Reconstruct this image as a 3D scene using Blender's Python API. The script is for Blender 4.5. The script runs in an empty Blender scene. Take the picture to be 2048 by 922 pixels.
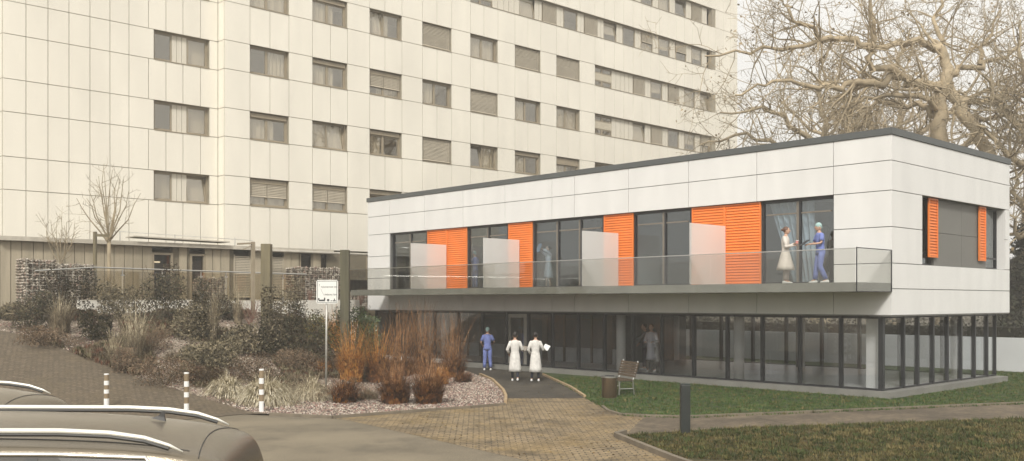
import bpy, bmesh, math, random
from mathutils import Vector, Matrix
from mathutils.bvhtree import BVHTree
random.seed(7)
PI = math.pi
S = bpy.context.scene
HAZE = 0.0026; SKYS = 0.098; SUNS = 2.6; EXPO = 0.3
COL = S.collection
# ------------------------------------------------------------------ camera frame
FX = 1931.0; HV = 603.0; GZ = -2.75
FA, FB = 0.6846, 0.7288            # camera forward in world (a, b)
def cam(x, d, z=0.0):              # metres right of the camera, metres ahead -> world
    return Vector((FB*x + FA*d, -FA*x + FB*d, z))
def ray(u, v):
    x = (u-1024)/FX
    return Vector((FB*x + FA, -FA*x + FB, (HV-v)/FX))
def on_a(u, a, v=HV):
    r = ray(u, v); t = a/r.x
    return r*t
def on_b(u, b, v=HV):
    r = ray(u, v); t = b/r.y
    return r*t
def bA(u, a): return on_a(u, a).y
def aB(u, b): return on_b(u, b).x
def sm(t):
    t = max(0.0, min(1.0, t)); return t*t*(3-2*t)
def ground_h(a, b):
    b0 = 22.0 + max(0.0, a-13.0)*0.85
    h = 0.0
    if a < 25.6:
        fade = sm((24.9-a)/4.5)
        t = (b-b0)/max(2.5, 36.6-b0)
        h = 2.3*(0.55*sm(t)+0.45*max(0, min(1, t)))
        if b > 36.7: h = 2.55
        elif b > 0: h *= fade
    elif b > 38.1:
        h = 2.55*min(1, (b-38.1)/0.6)
    if a > 39.5 : h *= max(0, 1-(a-39.5)/3) if b < 60 else 1
    return GZ + h
def G(u, v):                       # where the sight line through (u, v) meets the ground
    r = ray(u, v); t = 5.0
    while t < 90:
        p = r*t
        if p.z <= ground_h(p.x, p.y): break
        t += 0.05
    p = r*t
    return Vector((p.x, p.y, ground_h(p.x, p.y)))
# ------------------------------------------------------------------ materials
MATS = {}
def nt(m):
    m.use_nodes = True
    return m.node_tree.nodes, m.node_tree.links, m.node_tree.nodes['Principled BSDF']
def M(name, col, rough=0.6, var=0.12, scale=3.0, metal=0.0, bump=0.0, bscale=None, col2=None, stretch=None, spec=0.5, emit=0):
    if name in MATS: return MATS[name]
    m = bpy.data.materials.new(name); n, l, p = nt(m)
    tc = n.new('ShaderNodeNewGeometry')
    src = tc.outputs['Position']
    if stretch:
        mp = n.new('ShaderNodeMapping'); mp.inputs['Scale'].default_value = stretch
        l.new(src, mp.inputs['Vector']); src = mp.outputs['Vector']
    no = n.new('ShaderNodeTexNoise'); no.inputs['Scale'].default_value = scale; no.inputs['Detail'].default_value = 5
    l.new(src, no.inputs['Vector'])
    cr = n.new('ShaderNodeValToRGB')
    c2 = col2 or tuple(min(1, c*(1+var)) for c in col)
    c1 = tuple(c*(1-var) for c in col)
    cr.color_ramp.elements[0].position = 0.32; cr.color_ramp.elements[1].position = 0.68
    cr.color_ramp.elements[0].color = (*c1, 1); cr.color_ramp.elements[1].color = (*c2, 1)
    l.new(no.outputs['Fac'], cr.inputs['Fac']); l.new(cr.outputs['Color'], p.inputs['Base Color'])
    p.inputs['Roughness'].default_value = rough; p.inputs['Metallic'].default_value = metal
    p.inputs['Specular IOR Level'].default_value = spec
    if bump:
        b = n.new('ShaderNodeBump'); b.inputs['Strength'].default_value = bump; b.inputs['Distance'].default_value = 0.02
        n2 = n.new('ShaderNodeTexNoise'); n2.inputs['Scale'].default_value = bscale or scale*6; n2.inputs['Detail'].default_value = 4
        l.new(src, n2.inputs['Vector']); l.new(n2.outputs['Fac'], b.inputs['Height']); l.new(b.outputs['Normal'], p.inputs['Normal'])
    if emit:
        p.inputs['Emission Color'].default_value = (*col, 1); p.inputs['Emission Strength'].default_value = emit
    MATS[name] = m; return m
def cellmat(name, cols, scale, rough=0.8, pos=None, spec=0.3):        # one random colour per small cell of space
    m = bpy.data.materials.new(name); n, l, p = nt(m)
    g = n.new('ShaderNodeNewGeometry'); v = n.new('ShaderNodeTexVoronoi'); v.inputs['Scale'].default_value = scale
    l.new(g.outputs['Position'], v.inputs['Vector'])
    cr = n.new('ShaderNodeValToRGB'); cr.color_ramp.interpolation = 'CONSTANT'
    els = cr.color_ramp.elements
    while len(els) < len(cols): els.new(0.5)
    for i, c in enumerate(cols): els[i].position = i/len(cols) if not pos else pos[i]; els[i].color = (*c, 1)
    s = n.new('ShaderNodeSeparateColor'); l.new(v.outputs['Color'], s.inputs['Color'])
    l.new(s.outputs[0], cr.inputs['Fac']); l.new(cr.outputs['Color'], p.inputs['Base Color'])
    p.inputs['Roughness'].default_value = rough; p.inputs['Specular IOR Level'].default_value = spec
    MATS[name] = m; return m
def glass(name, tint, refl=0.1, rough=0.0, rcol=(1, 1, 1), diff=0.0, dcol=(1, 1, 1)):
    m = bpy.data.materials.new(name); n, l, p = nt(m); n.remove(p)
    out = n['Material Output']
    t = n.new('ShaderNodeBsdfTransparent'); t.inputs['Color'].default_value = (*tint, 1)
    g = n.new('ShaderNodeBsdfGlossy'); g.inputs['Roughness'].default_value = rough; g.inputs['Color'].default_value = (*rcol, 1)
    ge = n.new('ShaderNodeNewGeometry'); dt = n.new('ShaderNodeVectorMath'); dt.operation = 'DOT_PRODUCT'
    l.new(ge.outputs['Normal'], dt.inputs[0]); l.new(ge.outputs['Incoming'], dt.inputs[1])
    def mth(op, a, b=None):
        q = n.new('ShaderNodeMath'); q.operation = op
        for i, x in enumerate((a, b)):
            if x is None: continue
            if isinstance(x, (int, float)): q.inputs[i].default_value = x
            else: l.new(x, q.inputs[i])
        return q.outputs[0]
    sch = mth('POWER', mth('SUBTRACT', 1.0, mth('ABSOLUTE', dt.outputs['Value'])), 5.0)
    ad = n.new('ShaderNodeMath'); ad.operation = 'ADD'; ad.use_clamp = True; ad.inputs[1].default_value = refl*.5+.02
    l.new(mth('MULTIPLY', sch, .9), ad.inputs[0])
    mx = n.new('ShaderNodeMixShader'); l.new(ad.outputs[0], mx.inputs[0]); l.new(t.outputs[0], mx.inputs[1]); l.new(g.outputs[0], mx.inputs[2])
    last = mx
    if diff:
        d = n.new('ShaderNodeBsdfDiffuse'); d.inputs['Color'].default_value = (*dcol, 1)
        tr = n.new('ShaderNodeBsdfTranslucent'); tr.inputs['Color'].default_value = (*dcol, 1)
        a = n.new('ShaderNodeMixShader'); a.inputs[0].default_value = 0.4
        l.new(d.outputs[0], a.inputs[1]); l.new(tr.outputs[0], a.inputs[2])
        b = n.new('ShaderNodeMixShader'); b.inputs[0].default_value = diff
        l.new(mx.outputs[0], b.inputs[1]); l.new(a.outputs[0], b.inputs[2]); last = b
    l.new(last.outputs[0], out.inputs['Surface'])
    MATS[name] = m; return m
# ------------------------------------------------------------------ mesh builder
class MB:
    def __init__(s): s.v = []; s.f = []
    def quad(s, a, b, c, d):
        i = len(s.v); s.v += [tuple(a), tuple(b), tuple(c), tuple(d)]; s.f.append((i, i+1, i+2, i+3))
    def tri(s, a, b, c):
        i = len(s.v); s.v += [tuple(a), tuple(b), tuple(c)]; s.f.append((i, i+1, i+2))
    def box(s, x0, x1, y0, y1, z0, z1):
        if x0 > x1: x0, x1 = x1, x0
        if y0 > y1: y0, y1 = y1, y0
        i = len(s.v)
        s.v += [(x0,y0,z0),(x1,y0,z0),(x1,y1,z0),(x0,y1,z0),(x0,y0,z1),(x1,y0,z1),(x1,y1,z1),(x0,y1,z1)]
        s.f += [(i+3,i+2,i+1,i),(i+4,i+5,i+6,i+7),(i,i+1,i+5,i+4),(i+1,i+2,i+6,i+5),(i+2,i+3,i+7,i+6),(i+3,i,i+4,i+7)]
        return s
    def obox(s, c, ex, ey, ez):       # oriented box: centre and three half-axis vectors
        c = Vector(c); i = len(s.v)
        for sz in (-1, 1):
            for sx, sy in ((-1,-1),(1,-1),(1,1),(-1,1)): s.v.append(tuple(c+ex*sx+ey*sy+ez*sz))
        s.f += [(i+3,i+2,i+1,i),(i+4,i+5,i+6,i+7),(i,i+1,i+5,i+4),(i+1,i+2,i+6,i+5),(i+2,i+3,i+7,i+6),(i+3,i,i+4,i+7)]
        return s
    def tube(s, pts, rads, n=6, cap=True):
        pts = [Vector(p) for p in pts]
        if not isinstance(rads, (list, tuple)): rads = [rads]*len(pts)
        base = len(s.v); up = None
        for k, p in enumerate(pts):
            d = (pts[min(k+1, len(pts)-1)]-pts[max(k-1, 0)])
            if d.length < 1e-9: d = Vector((0, 0, 1))
            d.normalize()
            if up is None: up = Vector((0, 0, 1)) if abs(d.z) < 0.9 else Vector((1, 0, 0))
            e1 = d.cross(up)
            if e1.length < 1e-6: e1 = d.orthogonal()
            e1.normalize(); e2 = d.cross(e1); up = e1.cross(d)
            for j in range(n):
                t = 2*PI*j/n
                s.v.append(tuple(p+(e1*math.cos(t)+e2*math.sin(t))*rads[k]))
        for k in range(len(pts)-1):
            for j in range(n):
                a = base+k*n+j; b = base+k*n+(j+1) % n
                s.f.append((a, a+n, b+n, b))
        if cap:
            s.f.append(tuple(base+j for j in range(n)))
            s.f.append(tuple(base+(len(pts)-1)*n+n-1-j for j in range(n)))
        return s
    def rings(s, rings):               # list of closed rings with equal counts
        base = len(s.v); n = len(rings[0])
        for r in rings: s.v += [tuple(p) for p in r]
        for k in range(len(rings)-1):
            for j in range(n):
                a = base+k*n+j; b = base+k*n+(j+1) % n
                s.f.append((a, b, b+n, a+n))
        s.f.append(tuple(base+n-1-j for j in range(n)))
        s.f.append(tuple(base+(len(rings)-1)*n+j for j in range(n)))
        return s
    def ball(s, c, rx, ry, rz, n=10, m=7):
        c = Vector(c); rg = []
        for k in range(m+1):
            t = PI*(k+0.02)/(m+0.04)-PI/2
            rg.append([(c.x+rx*math.cos(t)*math.cos(2*PI*j/n), c.y+ry*math.cos(t)*math.sin(2*PI*j/n), c.z+rz*math.sin(t)) for j in range(n)])
        return s.rings(rg)
    def build(s, name, mat=None, parent=None, smooth=False, loc=None):
        me = bpy.data.meshes.new(name); me.from_pydata(s.v, [], s.f); me.update()
        if smooth:
            for p in me.polygons: p.use_smooth = True
        o = bpy.data.objects.new(name, me); COL.objects.link(o)
        if mat: me.materials.append(mat)
        if parent: o.parent = parent
        if loc is not None: o.location = loc
        return o
def fix_normals(o):
    bm = bmesh.new(); bm.from_mesh(o.data); bmesh.ops.recalc_face_normals(bm, faces=bm.faces); bm.to_mesh(o.data); bm.free()
def bevel(o, w=0.01, seg=2):
    md = o.modifiers.new('b', 'BEVEL'); md.width = w; md.segments = seg; md.limit_method = 'ANGLE'
def tag(o, label=None, cat=None, group=None, kind=None):
    if label: o['label'] = label
    if cat: o['category'] = cat
    if group: o['group'] = group
    if kind: o['kind'] = kind
    return o
def empty(name, loc=(0, 0, 0), rz=0, label=None, cat=None, group=None):
    o = bpy.data.objects.new(name, None); COL.objects.link(o); o.location = loc; o.rotation_euler = (0, 0, rz); o.empty_display_size = 0.3
    return tag(o, label, cat, group)
def copy_tree(o, parent=None):
    c = o.copy(); COL.objects.link(c); c.parent = parent
    for ch in list(o.children): copy_tree(ch, c)
    return c
def clean(o):
    for k in ('label', 'category', 'group'):
        if k in o: del o[k]
# ------------------------------------------------------------------ palette
m_panel = M('white_panel', (0.71, 0.70, 0.675), 0.45, 0.045, 1.6, spec=0.35, stretch=(1, 1, .22))
m_core = M('joint_grey', (0.14, 0.14, 0.135), 0.8)
m_coping = M('coping_grey', (0.085, 0.092, 0.09), 0.5, 0.06, 1.0)
m_orange = M('orange_shutter_paint', (0.80, 0.205, 0.032), 0.45, 0.09, 1.3, stretch=(1, 1, .3))
m_frame = M('window_frame_black', (0.02, 0.021, 0.024), 0.4, 0.1)
m_bronze = M('window_mullion_bronze', (0.20, 0.175, 0.145), 0.4, 0.08, metal=0.2)
m_conc = M('plinth_concrete', (0.19, 0.185, 0.165), 0.8, 0.12, 1.5, bump=0.2)
m_slab = M('balcony_concrete', (0.30, 0.30, 0.27), 0.75, 0.14, 1.6, bump=0.1)
m_grey = M('grey_panel', (0.165, 0.16, 0.145), 0.6, 0.04, 1.0)
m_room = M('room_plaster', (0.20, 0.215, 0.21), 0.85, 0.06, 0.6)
m_roomf = M('room_floor', (0.46, 0.44, 0.41), 0.3, 0.08, 0.8)
m_white = M('white_paint', (0.78, 0.78, 0.76), 0.5, 0.03)
m_steel = M('brushed_steel', (0.62, 0.61, 0.58), 0.28, 0.06, 6, metal=1.0, stretch=(1, 1, 12))
m_col = M('column_white', (0.66, 0.65, 0.62), 0.6, 0.04)
m_curtain = M('curtain_cloth', (0.55, 0.55, 0.58), 0.9, 0.05)
g_up = glass('upper_window_glass', (0.80, 0.86, 0.88), 0.16)
g_down = glass('ground_floor_glass', (0.93, 0.94, 0.95), 0.10)
g_rail = glass('railing_glass', (0.86, 0.86, 0.84), 0.06)
g_frost = glass('frosted_glass', (0.97, 0.97, 0.97), 0.0, diff=0.52, dcol=(1.0, 1.0, 0.98))
g_main = glass('old_window_glass', (0.92, 0.90, 0.86), 0.30, rcol=(1.0, 0.96, 0.88))
# ================================================================== PAVILION
A0, B0 = 26.22, 12.41; A1, B1 = 35.0, 37.87
ZT, ZB = 4.87, -0.39; ZC = 4.68
pav = empty('clinic_pavilion', (A0, B0, GZ), 0, 'new two-storey white panelled clinic wing with orange louvred shutters and glazed ground floor', 'building')
def P(mb, name, mat, parent=pav, **k):      # part in world coordinates under a thing with a located empty
    o = mb.build(name, mat, parent, **k)
    q = parent; off = Vector((0, 0, 0)); 
    while q is not None: off += q.location; q = q.parent
    for v in o.data.vertices: v.co -= off
    return o
# --- cladding: rectangles on a plane
GAP = 0.022
def panels(mp, mc, side, rects, depth=0.3):
    for (s0, s1, z0, z1) in rects:
        if s0 > s1: s0, s1 = s1, s0
        g = GAP/2
        if side == 'front':      # plane a = A0
            mp.box(A0, A0+0.05, s0+(g if s0 > B0+.1 else 0.0), s1-g, z0+g, z1-g); mc.box(A0+0.051, A0+depth, s0, s1, z0, z1)
        elif side == 'right':    # plane b = B0
            mp.box(s0+(g if s0 > A0+.1 else .003), s1-g, B0, B0+0.05, z0+g, z1-g); mc.box(max(s0, A0+.302, aR+.055 if s0 > 34 else 0), min(s1, A1-.302 if s0 < 34 else A1-.051, aL-.055 if s1 < 30 else 99), B0+0.051, B0+depth, z0, z1)
        elif side == 'left':
            mp.box(s0+g, s1-g, B1-0.05, B1, z0+g, z1-g); mc.box(max(s0, A0+.302), min(s1, A1-.302), B1-depth, B1-0.051, z0, z1)
        else:
            mp.box(A1-0.05, A1, s0+g, s1-g, z0+g, z1-g); mc.box(A1-depth, A1-0.051, s0, s1, z0, z1)
aL, aR = 28.19, 34.62
mp, mc = MB(), MB()
ju = [735, 779, 849, 926, 1010, 1104, 1149, 1257, 1377, 1513.5, 1667]
jb = [bA(u, A0) for u in ju]; jb[0] = B1-0.052; jb.append(B0+0.052)
front = []
for i in range(len(jb)-1):
    front += [(jb[i], jb[i+1], 3.12, 3.96), (jb[i], jb[i+1], 3.96, ZC)]
    lo = 0.36 if i in (0, len(jb)-2) else 0.5
    front.append((jb[i], jb[i+1], ZB, lo))
for i in (0, len(jb)-2):
    front += [(jb[i], jb[i+1], 0.36, 1.08), (jb[i], jb[i+1], 1.08, 2.10), (jb[i], jb[i+1], 2.10, 3.12)]
# narrow strips filling behind the balcony slab are part of the wall
panels(mp, mc, 'front', front)
right = []
right += [(A0+0.0, A1, 3.96, ZC), (A0, A1, 3.12, 3.96), (A0, A1, 0.36, 1.08), (A0, A1, ZB, 0.36),
          (A0, aL, 1.08, 2.10), (A0, aL, 2.10, 3.12), (aR, A1, 1.08, 2.10), (aR, A1, 2.10, 3.12)]
panels(mp, mc, 'right', right)
for z0, z1 in ((ZB, .36), (.36, 1.08), (1.08, 2.1), (2.1, 3.12), (3.12, 3.96), (3.96, ZC)):
    panels(mp, mc, 'left', [(A0, 30.6, z0, z1), (30.6, A1, z0, z1)])
    for k in range(6): panels(mp, mc, 'back', [(B0+.055+k*4.22, B0+.055+(k+1)*4.22, z0, z1)])
# recess reveals on the right face
mp.box(aR+0.006, aR+0.05, B0+0.055, B0+0.42, 1.085, 3.115)
mp.box(aL-0.05, aL-0.006, B0+0.055, B0+0.42, 1.085, 3.115)
mp.box(aL, aR, B0+0.055, B0+0.42, 1.03, 1.075)
wall = P(mp, 'wall_cladding', m_panel); wall['label'] = 'white cladding panels with thin dark joints'
P(mc, 'wall', m_core)
# roof and coping
c = MB(); e = 0.035
c.box(A0-e, A0+0.35, B0-e, B1+e, ZC+0.003, ZT); c.box(A1-0.35, A1+e, B0-e, B1+e, ZC+0.003, ZT)
c.box(A0+0.352, A1-0.352, B0-e, B0+0.35, ZC+0.003, ZT); c.box(A0+0.352, A1-0.352, B1-0.35, B1+e, ZC+0.003, ZT)
P(c, 'roof_coping', m_coping)
r = MB(); r.box(A0+0.31, A1-0.31, B0+0.31, B1-0.31, 4.2, 4.5); P(r, 'roof', M('roof_gravel', (0.25, 0.24, 0.22), 0.9))
# floors and soffits
f = MB(); f.box(A0+0.31, A1-0.31, B0+0.31, B1-0.31, 0.1, 0.49); f.box(A0+0.31, A1-0.31, B0+0.31, B1-0.31, 3.45, 3.6)
P(f, 'upper_floor', m_roomf)
f = MB(); f.box(A0+0.012, A1-0.012, B0+0.012, B1-0.012, ZB-0.03, ZB-0.004); P(f, 'soffit', m_grey)
# --- window band on the long side
WB = [(787, 855), (936, 1017), (1067, 1208), (1268, 1384), (1524, 1667)]
MU = [[821], [976], [1115, 1160], [1328], [1597]]
aw = A0+0.16
zs, ze = 0.52, 3.115
solid = MB(); prev = jb[1]
edges = []
for (u0, u1) in WB: edges.append((bA(u0, aw), bA(u1, aw)))
edges[-1] = (edges[-1][0], jb[-2])
edges[0] = (jb[1]-0.02, edges[0][1])
for i in range(4):
    solid.box(A0+0.14, A0+0.3, edges[i][1]-0.0, edges[i+1][0]+0.0, zs, ze)
P(solid, 'infill_wall', m_grey)
def hframe(mb, b0, b1, z0, z1, a, w, d):    # rectangular frame in a plane a
    mb.box(a, a+d, b1, b1+w, z0, z1); mb.box(a, a+d, b0-w, b0, z0, z1)
    mb.box(a, a+d, b1+w, b0-w, z0, z0+w); mb.box(a, a+d, b1+w, b0-w, z1-w, z1)
for i, (b0, b1) in enumerate(edges):
    fr = MB(); hframe(fr, b0-0.005, b1+0.005, zs, ze, aw, 0.075, 0.1)
    wo = P(fr, 'window', m_frame)
    wo['label'] = ['window nearest the far end, half behind a frosted screen', 'window with blue scrubs visible behind it', 'three-light window with a person holding up a film', 'window with a frosted screen at its right', 'wide window behind the two people on the balcony'][i]
    mm = [bA(u, aw) for u in MU[i]]
    cuts = [b0-0.08]+mm+[b1+0.08]
    ml = MB()
    for b in mm:
        ml.box(aw+0.01, aw+0.09, b-0.012, b+0.075, zs+0.076, ze-0.076)
    ml2 = MB()
    for b in mm: ml2.box(aw+0.0, aw+0.095, b-0.075, b-0.016, zs+0.078, ze-0.078)
    for k in range(len(cuts)-1): ml.box(aw+0.02, aw+0.06, cuts[k+1]+0.08, cuts[k]-0.08, 2.66, 2.71)
    P(ml, 'mullion', m_bronze, wo); P(ml2, 'sash_edge', m_frame, wo)
    for k in range(len(cuts)-1):
        g = MB(); g.box(aw+0.045, aw+0.049, cuts[k+1]+0.02, cuts[k]-0.02, zs+0.076, ze-0.076)
        P(g, 'pane', g_up, wo)
# rooms behind
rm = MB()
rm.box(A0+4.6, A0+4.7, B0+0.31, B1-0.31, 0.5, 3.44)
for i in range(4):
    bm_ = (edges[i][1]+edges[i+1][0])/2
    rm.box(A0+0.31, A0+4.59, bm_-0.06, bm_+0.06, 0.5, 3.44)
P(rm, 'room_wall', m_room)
dd = MB(); dd.box(A0+4.5, A0+4.58, bA(1120, A0+4.5), bA(1150, A0+4.5), .5, 2.5); dd.box(A0+4.5, A0+4.58, bA(1625, A0+4.5), bA(1655, A0+4.5), .5, 2.6)
P(dd, 'room_door', M('door_pale', (.42, .44, .42), .5))
# curtain
cu = MB(); b0c = bA(1535, A0+0.5); prevp = None
for k in range(49):
    t = k/48; bt = b0c-0.1-t*1.55; 
    off = 0.07*math.sin(t*42)
    top = Vector((A0+0.5+off, bt, 3.05)); bot = Vector((A0+0.55+off*1.3, b0c-0.9-t*0.85, 0.56))
    if prevp: cu.quad(prevp[0], prevp[1], bot, top)
    prevp = (top, bot)
P(cu, 'curtain', m_curtain, smooth=True)
# --- shutters (orange louvred sliding panels)
def louvre(mb, s0, s1, z0, z1, plane, side, pitch=0.088, w=0.045):
    if s0 > s1: s0, s1 = s1, s0
    def bx(a, b, c0, c1, d0, d1):
        if side == 'front': mb.box(plane-d1, plane-d0, a, b, c0, c1)
        else: mb.box(a, b, plane-d1, plane-d0, c0, c1)
    bx(s0, s0+w, z0, z1, 0, 0.05); bx(s1-w, s1, z0, z1, 0, 0.05)
    bx(s0+w, s1-w, z0, z0+w, 0, 0.05); bx(s0+w, s1-w, z1-w, z1, 0, 0.05)
    bx(s0+w, s1-w, z0+w, z1-w, 0.0, 0.008)
    n = int((z1-z0-2*w)/pitch); p = (z1-z0-2*w)/n
    for k in range(n):
        z = z0+w+k*p
        if side == 'front':
            mb.quad((plane-0.045, s0+w, z+p*0.12), (plane-0.045, s1-w, z+p*0.12), (plane-0.010, s1-w, z+p*0.98), (plane-0.010, s0+w, z+p*0.98))
            mb.quad((plane-0.045, s0+w, z+p*0.12), (plane-0.010, s0+w, z+p*0.02), (plane-0.010, s1-w, z+p*0.02), (plane-0.045, s1-w, z+p*0.12))
        else:
            mb.quad((s0+w, plane-0.045, z+p*0.12), (s1-w, plane-0.045, z+p*0.12), (s1-w, plane-0.010, z+p*0.98), (s0+w, plane-0.010, z+p*0.98))
            mb.quad((s0+w, plane-0.045, z+p*0.12), (s1-w, plane-0.045, z+p*0.12), (s1-w, plane-0.010, z+p*0.02), (s0+w, plane-0.010, z+p*0.02))
SH = [(855, 893), (893, 934), (1017, 1065), (1208, 1267), (1384, 1449), (1449, 1522)]
for (u0, u1) in SH:
    s = MB(); louvre(s, bA(u0, A0+.1)-0.002, bA(u1, A0+.1)+0.002, 0.525, 3.11, A0+0.13, 'front'); P(s, 'shutter', m_orange)
# --- right-face recess
bw = B0+0.30
gp = MB(); a1, a2 = aB(1873, bw), aB(1957, bw)
am = (a1+a2)/2
aw1, aw2 = aL+0.001, aB(1858, bw)
for x0, x1 in ((aw2+0.1, am), (am, a2+0.35)):
    for z0, z1 in ((1.08, 2.1), (2.1, 3.115)): gp.box(x0+.006, x1-.006, bw-0.1, bw+0.1, z0+.006, z1-.006)
P(gp, 'grey_infill_panel', m_grey)
for x0, x1 in ((aL+0.0, aw2+0.09), (a2+0.36, aR)):
    fr = MB(); w = 0.06
    fr.box(x0+.002, x0+w, bw-0.02, bw+0.08, 1.08, 3.115); fr.box(x1-w, x1-.002, bw-0.02, bw+0.08, 1.08, 3.115)
    fr.box(x0+w, x1-w, bw-0.02, bw+0.08, 1.08, 1.14); fr.box(x0+w, x1-w, bw-0.02, bw+0.08, 3.05, 3.115); fr.box(x0+w, x1-w, bw-0.02, bw+0.08, 1.42, 1.48)
    wo = P(fr, 'window', m_frame); g = MB(); g.box(x0+w, x1-w, bw+0.03, bw+0.034, 1.14, 3.05); P(g, 'pane', g_up, wo)
for (u0, u1) in ((1856, 1874), (1957, 1970)):
    s = MB(); louvre(s, aB(u0, bw-.15), aB(u1, bw-.15), 1.33, 3.11, bw-0.14, 'right', w=0.05); P(s, 'shutter', m_orange)
# --- balcony
AG = 24.18; BE = 36.27
b_ = MB(); b_.box(AG+0.05, A0-0.005, B0+0.02, BE, 0.27, 0.515); P(b_, 'balcony_slab', m_slab)
rl = MB(); rl.box(AG-0.012, AG+0.026, B0+0.0, BE, 1.405, 1.43); rail = P(rl, 'balcony_railing', m_steel)
rl = MB()
rl.box(AG-0.004, AG+0.02, B0-0.02, B0+0.004, 0.26, 1.45); rl.box(AG+0.02, A0-0.01, B0-0.02, B0+0.004, 1.42, 1.445); rl.box(A0-0.03, A0-0.006, B0-0.02, B0+0.004, 0.27, 1.419)
rl.box(AG+0.021, A0-0.031, B0-0.02, B0+0.004, 0.262, 0.28)
P(rl, 'railing_frame', m_frame, rail)
cuts = [bA(u, AG) for u in (1711, 1421, 1253, 1004, 850, 760)]+[BE]
for k in range(6):
    g = MB(); g.box(AG, AG+0.012, cuts[k]+0.008, cuts[k+1]-0.008, 0.255, 1.404); P(g, 'glass_panel', g_rail, rail)
g = MB(); g.box(AG+0.03, A0-0.035, B0-0.012, B0-0.002, 0.285, 1.415); P(g, 'glass_panel', g_rail, rail)
# frosted privacy screens
for (u0, u1) in ((811, 893), (955, 1039), (1152, 1237), (1368, 1451)):
    bb = bA(u1, A0); s = MB(); s.box(AG+0.14, A0-0.02, bb-0.012, bb+0.012, 0.53, 2.42)
    P(s, 'privacy_screen', g_frost)
# --- ground floor glazing
ag, bg = 26.52, 12.81; zp = -2.555; zh = ZB-0.034
bL = bA(750, ag)
pl = MB(); pl.box(A0+0.06, A1+0.02, B0+0.06, B1+0.0, GZ-0.3, zp); P(pl, 'plinth', m_conc)
wl = MB(); wl.box(A0-0.35, A0+0.055, bA(905, A0), B1+1.0, -2.62, -2.47); P(wl, 'plinth_ledge', M('ledge_white', (0.62, 0.61, 0.58), .7))
MF = [750, 781, 868, 916, 963, 1011, 1055, 1103, 1155, 1207, 1264, 1322, 1386, 1453, 1523, 1598, 1680]
fb = [bA(u, ag) for u in MF]+[bg]
def bay(b0, b1, door=False):
    lo, hi = min(b0, b1), max(b0, b1)
    fr = MB(); w = 0.045
    fr.box(ag, ag+0.14, lo+.002, lo+w, zp+.002, zh); fr.box(ag, ag+0.14, hi-w, hi-.002, zp+.002, zh)
    fr.box(ag+.02, ag+0.1, lo+w, hi-w, zp+.002, zp+0.06); fr.box(ag+.02, ag+0.1, lo+w, hi-w, zh-0.07, zh)
    wo = P(fr, 'glazed_bay', m_frame)
    if door:
        d = MB(); d.box(ag+0.11, ag+0.16, lo+0.05, lo+0.33, zp+.06, zh-.08); d.box(ag+0.11, ag+0.16, hi-0.14, hi-0.05, zp+.06, zh-.08)
        d.box(ag+0.11, ag+0.16, lo+0.33, hi-0.14, zh-0.22, zh-.08)
        P(d, 'door_frame', M('door_beige', (0.48, 0.44, 0.37), 0.6), wo)
    g = MB(); g.box(ag+0.05, ag+0.055, lo+w, hi-w, zp+0.06, zh-0.07); P(g, 'pane', g_down, wo)
for k in range(len(fb)-1): bay(fb[k], fb[k+1], k == 5)
RF = [1768, 1809.5, 1838, 1868, 1897, 1924, 1951, 1976, 1993]
ra = [aB(u, bg) for u in RF]; ra[0] = ag+.005
for k in range(len(ra)-1):
    x0, x1 = ra[k], ra[k+1]; fr = MB(); w = 0.045
    fr.box(x0+.002, x0+w, bg, bg+0.14, zp+.002, zh); fr.box(x1-w, x1-.002, bg, bg+0.14, zp+.002, zh)
    fr.box(x0+w, x1-w, bg+.02, bg+.1, zp+.002, zp+.05); fr.box(x0+w, x1-w, bg+.02, bg+.1, zh-.06, zh)
    wo = P(fr, 'glazed_bay', m_frame); g = MB(); g.box(x0+w, x1-w, bg+.05, bg+.055, zp+.05, zh-.06); P(g, 'pane', g_down, wo)
# back glazing (seen through the front) and left end wall
ab = A1-0.35; nb = 13
for k in range(nb):
    y0 = bg+0.16+k*1.55; y1 = y0+1.55; fr = MB(); w = 0.05
    fr.box(ab-.14, ab, y0+.002, y0+w, zp+.002, zh); fr.box(ab-.14, ab, y1-w, y1-.002, zp+.002, zh)
    fr.box(ab-.1, ab-.02, y0+w, y1-w, zp+.002, zp+.05); fr.box(ab-.1, ab-.02, y0+w, y1-w, zh-.06, zh)
    wo = P(fr, 'glazed_bay', m_frame); g = MB(); g.box(ab-.06, ab-.055, y0+w, y1-w, zp+.05, zh-.06); P(g, 'pane', g_down, wo)
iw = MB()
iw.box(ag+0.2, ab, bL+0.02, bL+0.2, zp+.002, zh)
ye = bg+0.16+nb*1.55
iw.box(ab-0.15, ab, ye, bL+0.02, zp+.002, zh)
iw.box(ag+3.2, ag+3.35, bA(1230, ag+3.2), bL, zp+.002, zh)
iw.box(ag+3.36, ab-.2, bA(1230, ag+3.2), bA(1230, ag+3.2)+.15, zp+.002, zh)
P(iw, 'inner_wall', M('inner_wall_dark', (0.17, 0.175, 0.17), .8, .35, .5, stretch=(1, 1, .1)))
ls = MB(); ls.box(ag+3.1, ag+3.195, bA(1230, ag+3.1), bL-.1, zp+.002, zp+.62); P(ls, 'wainscot', M('wainscot_grey', (.5, .51, .5), .7))

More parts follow.
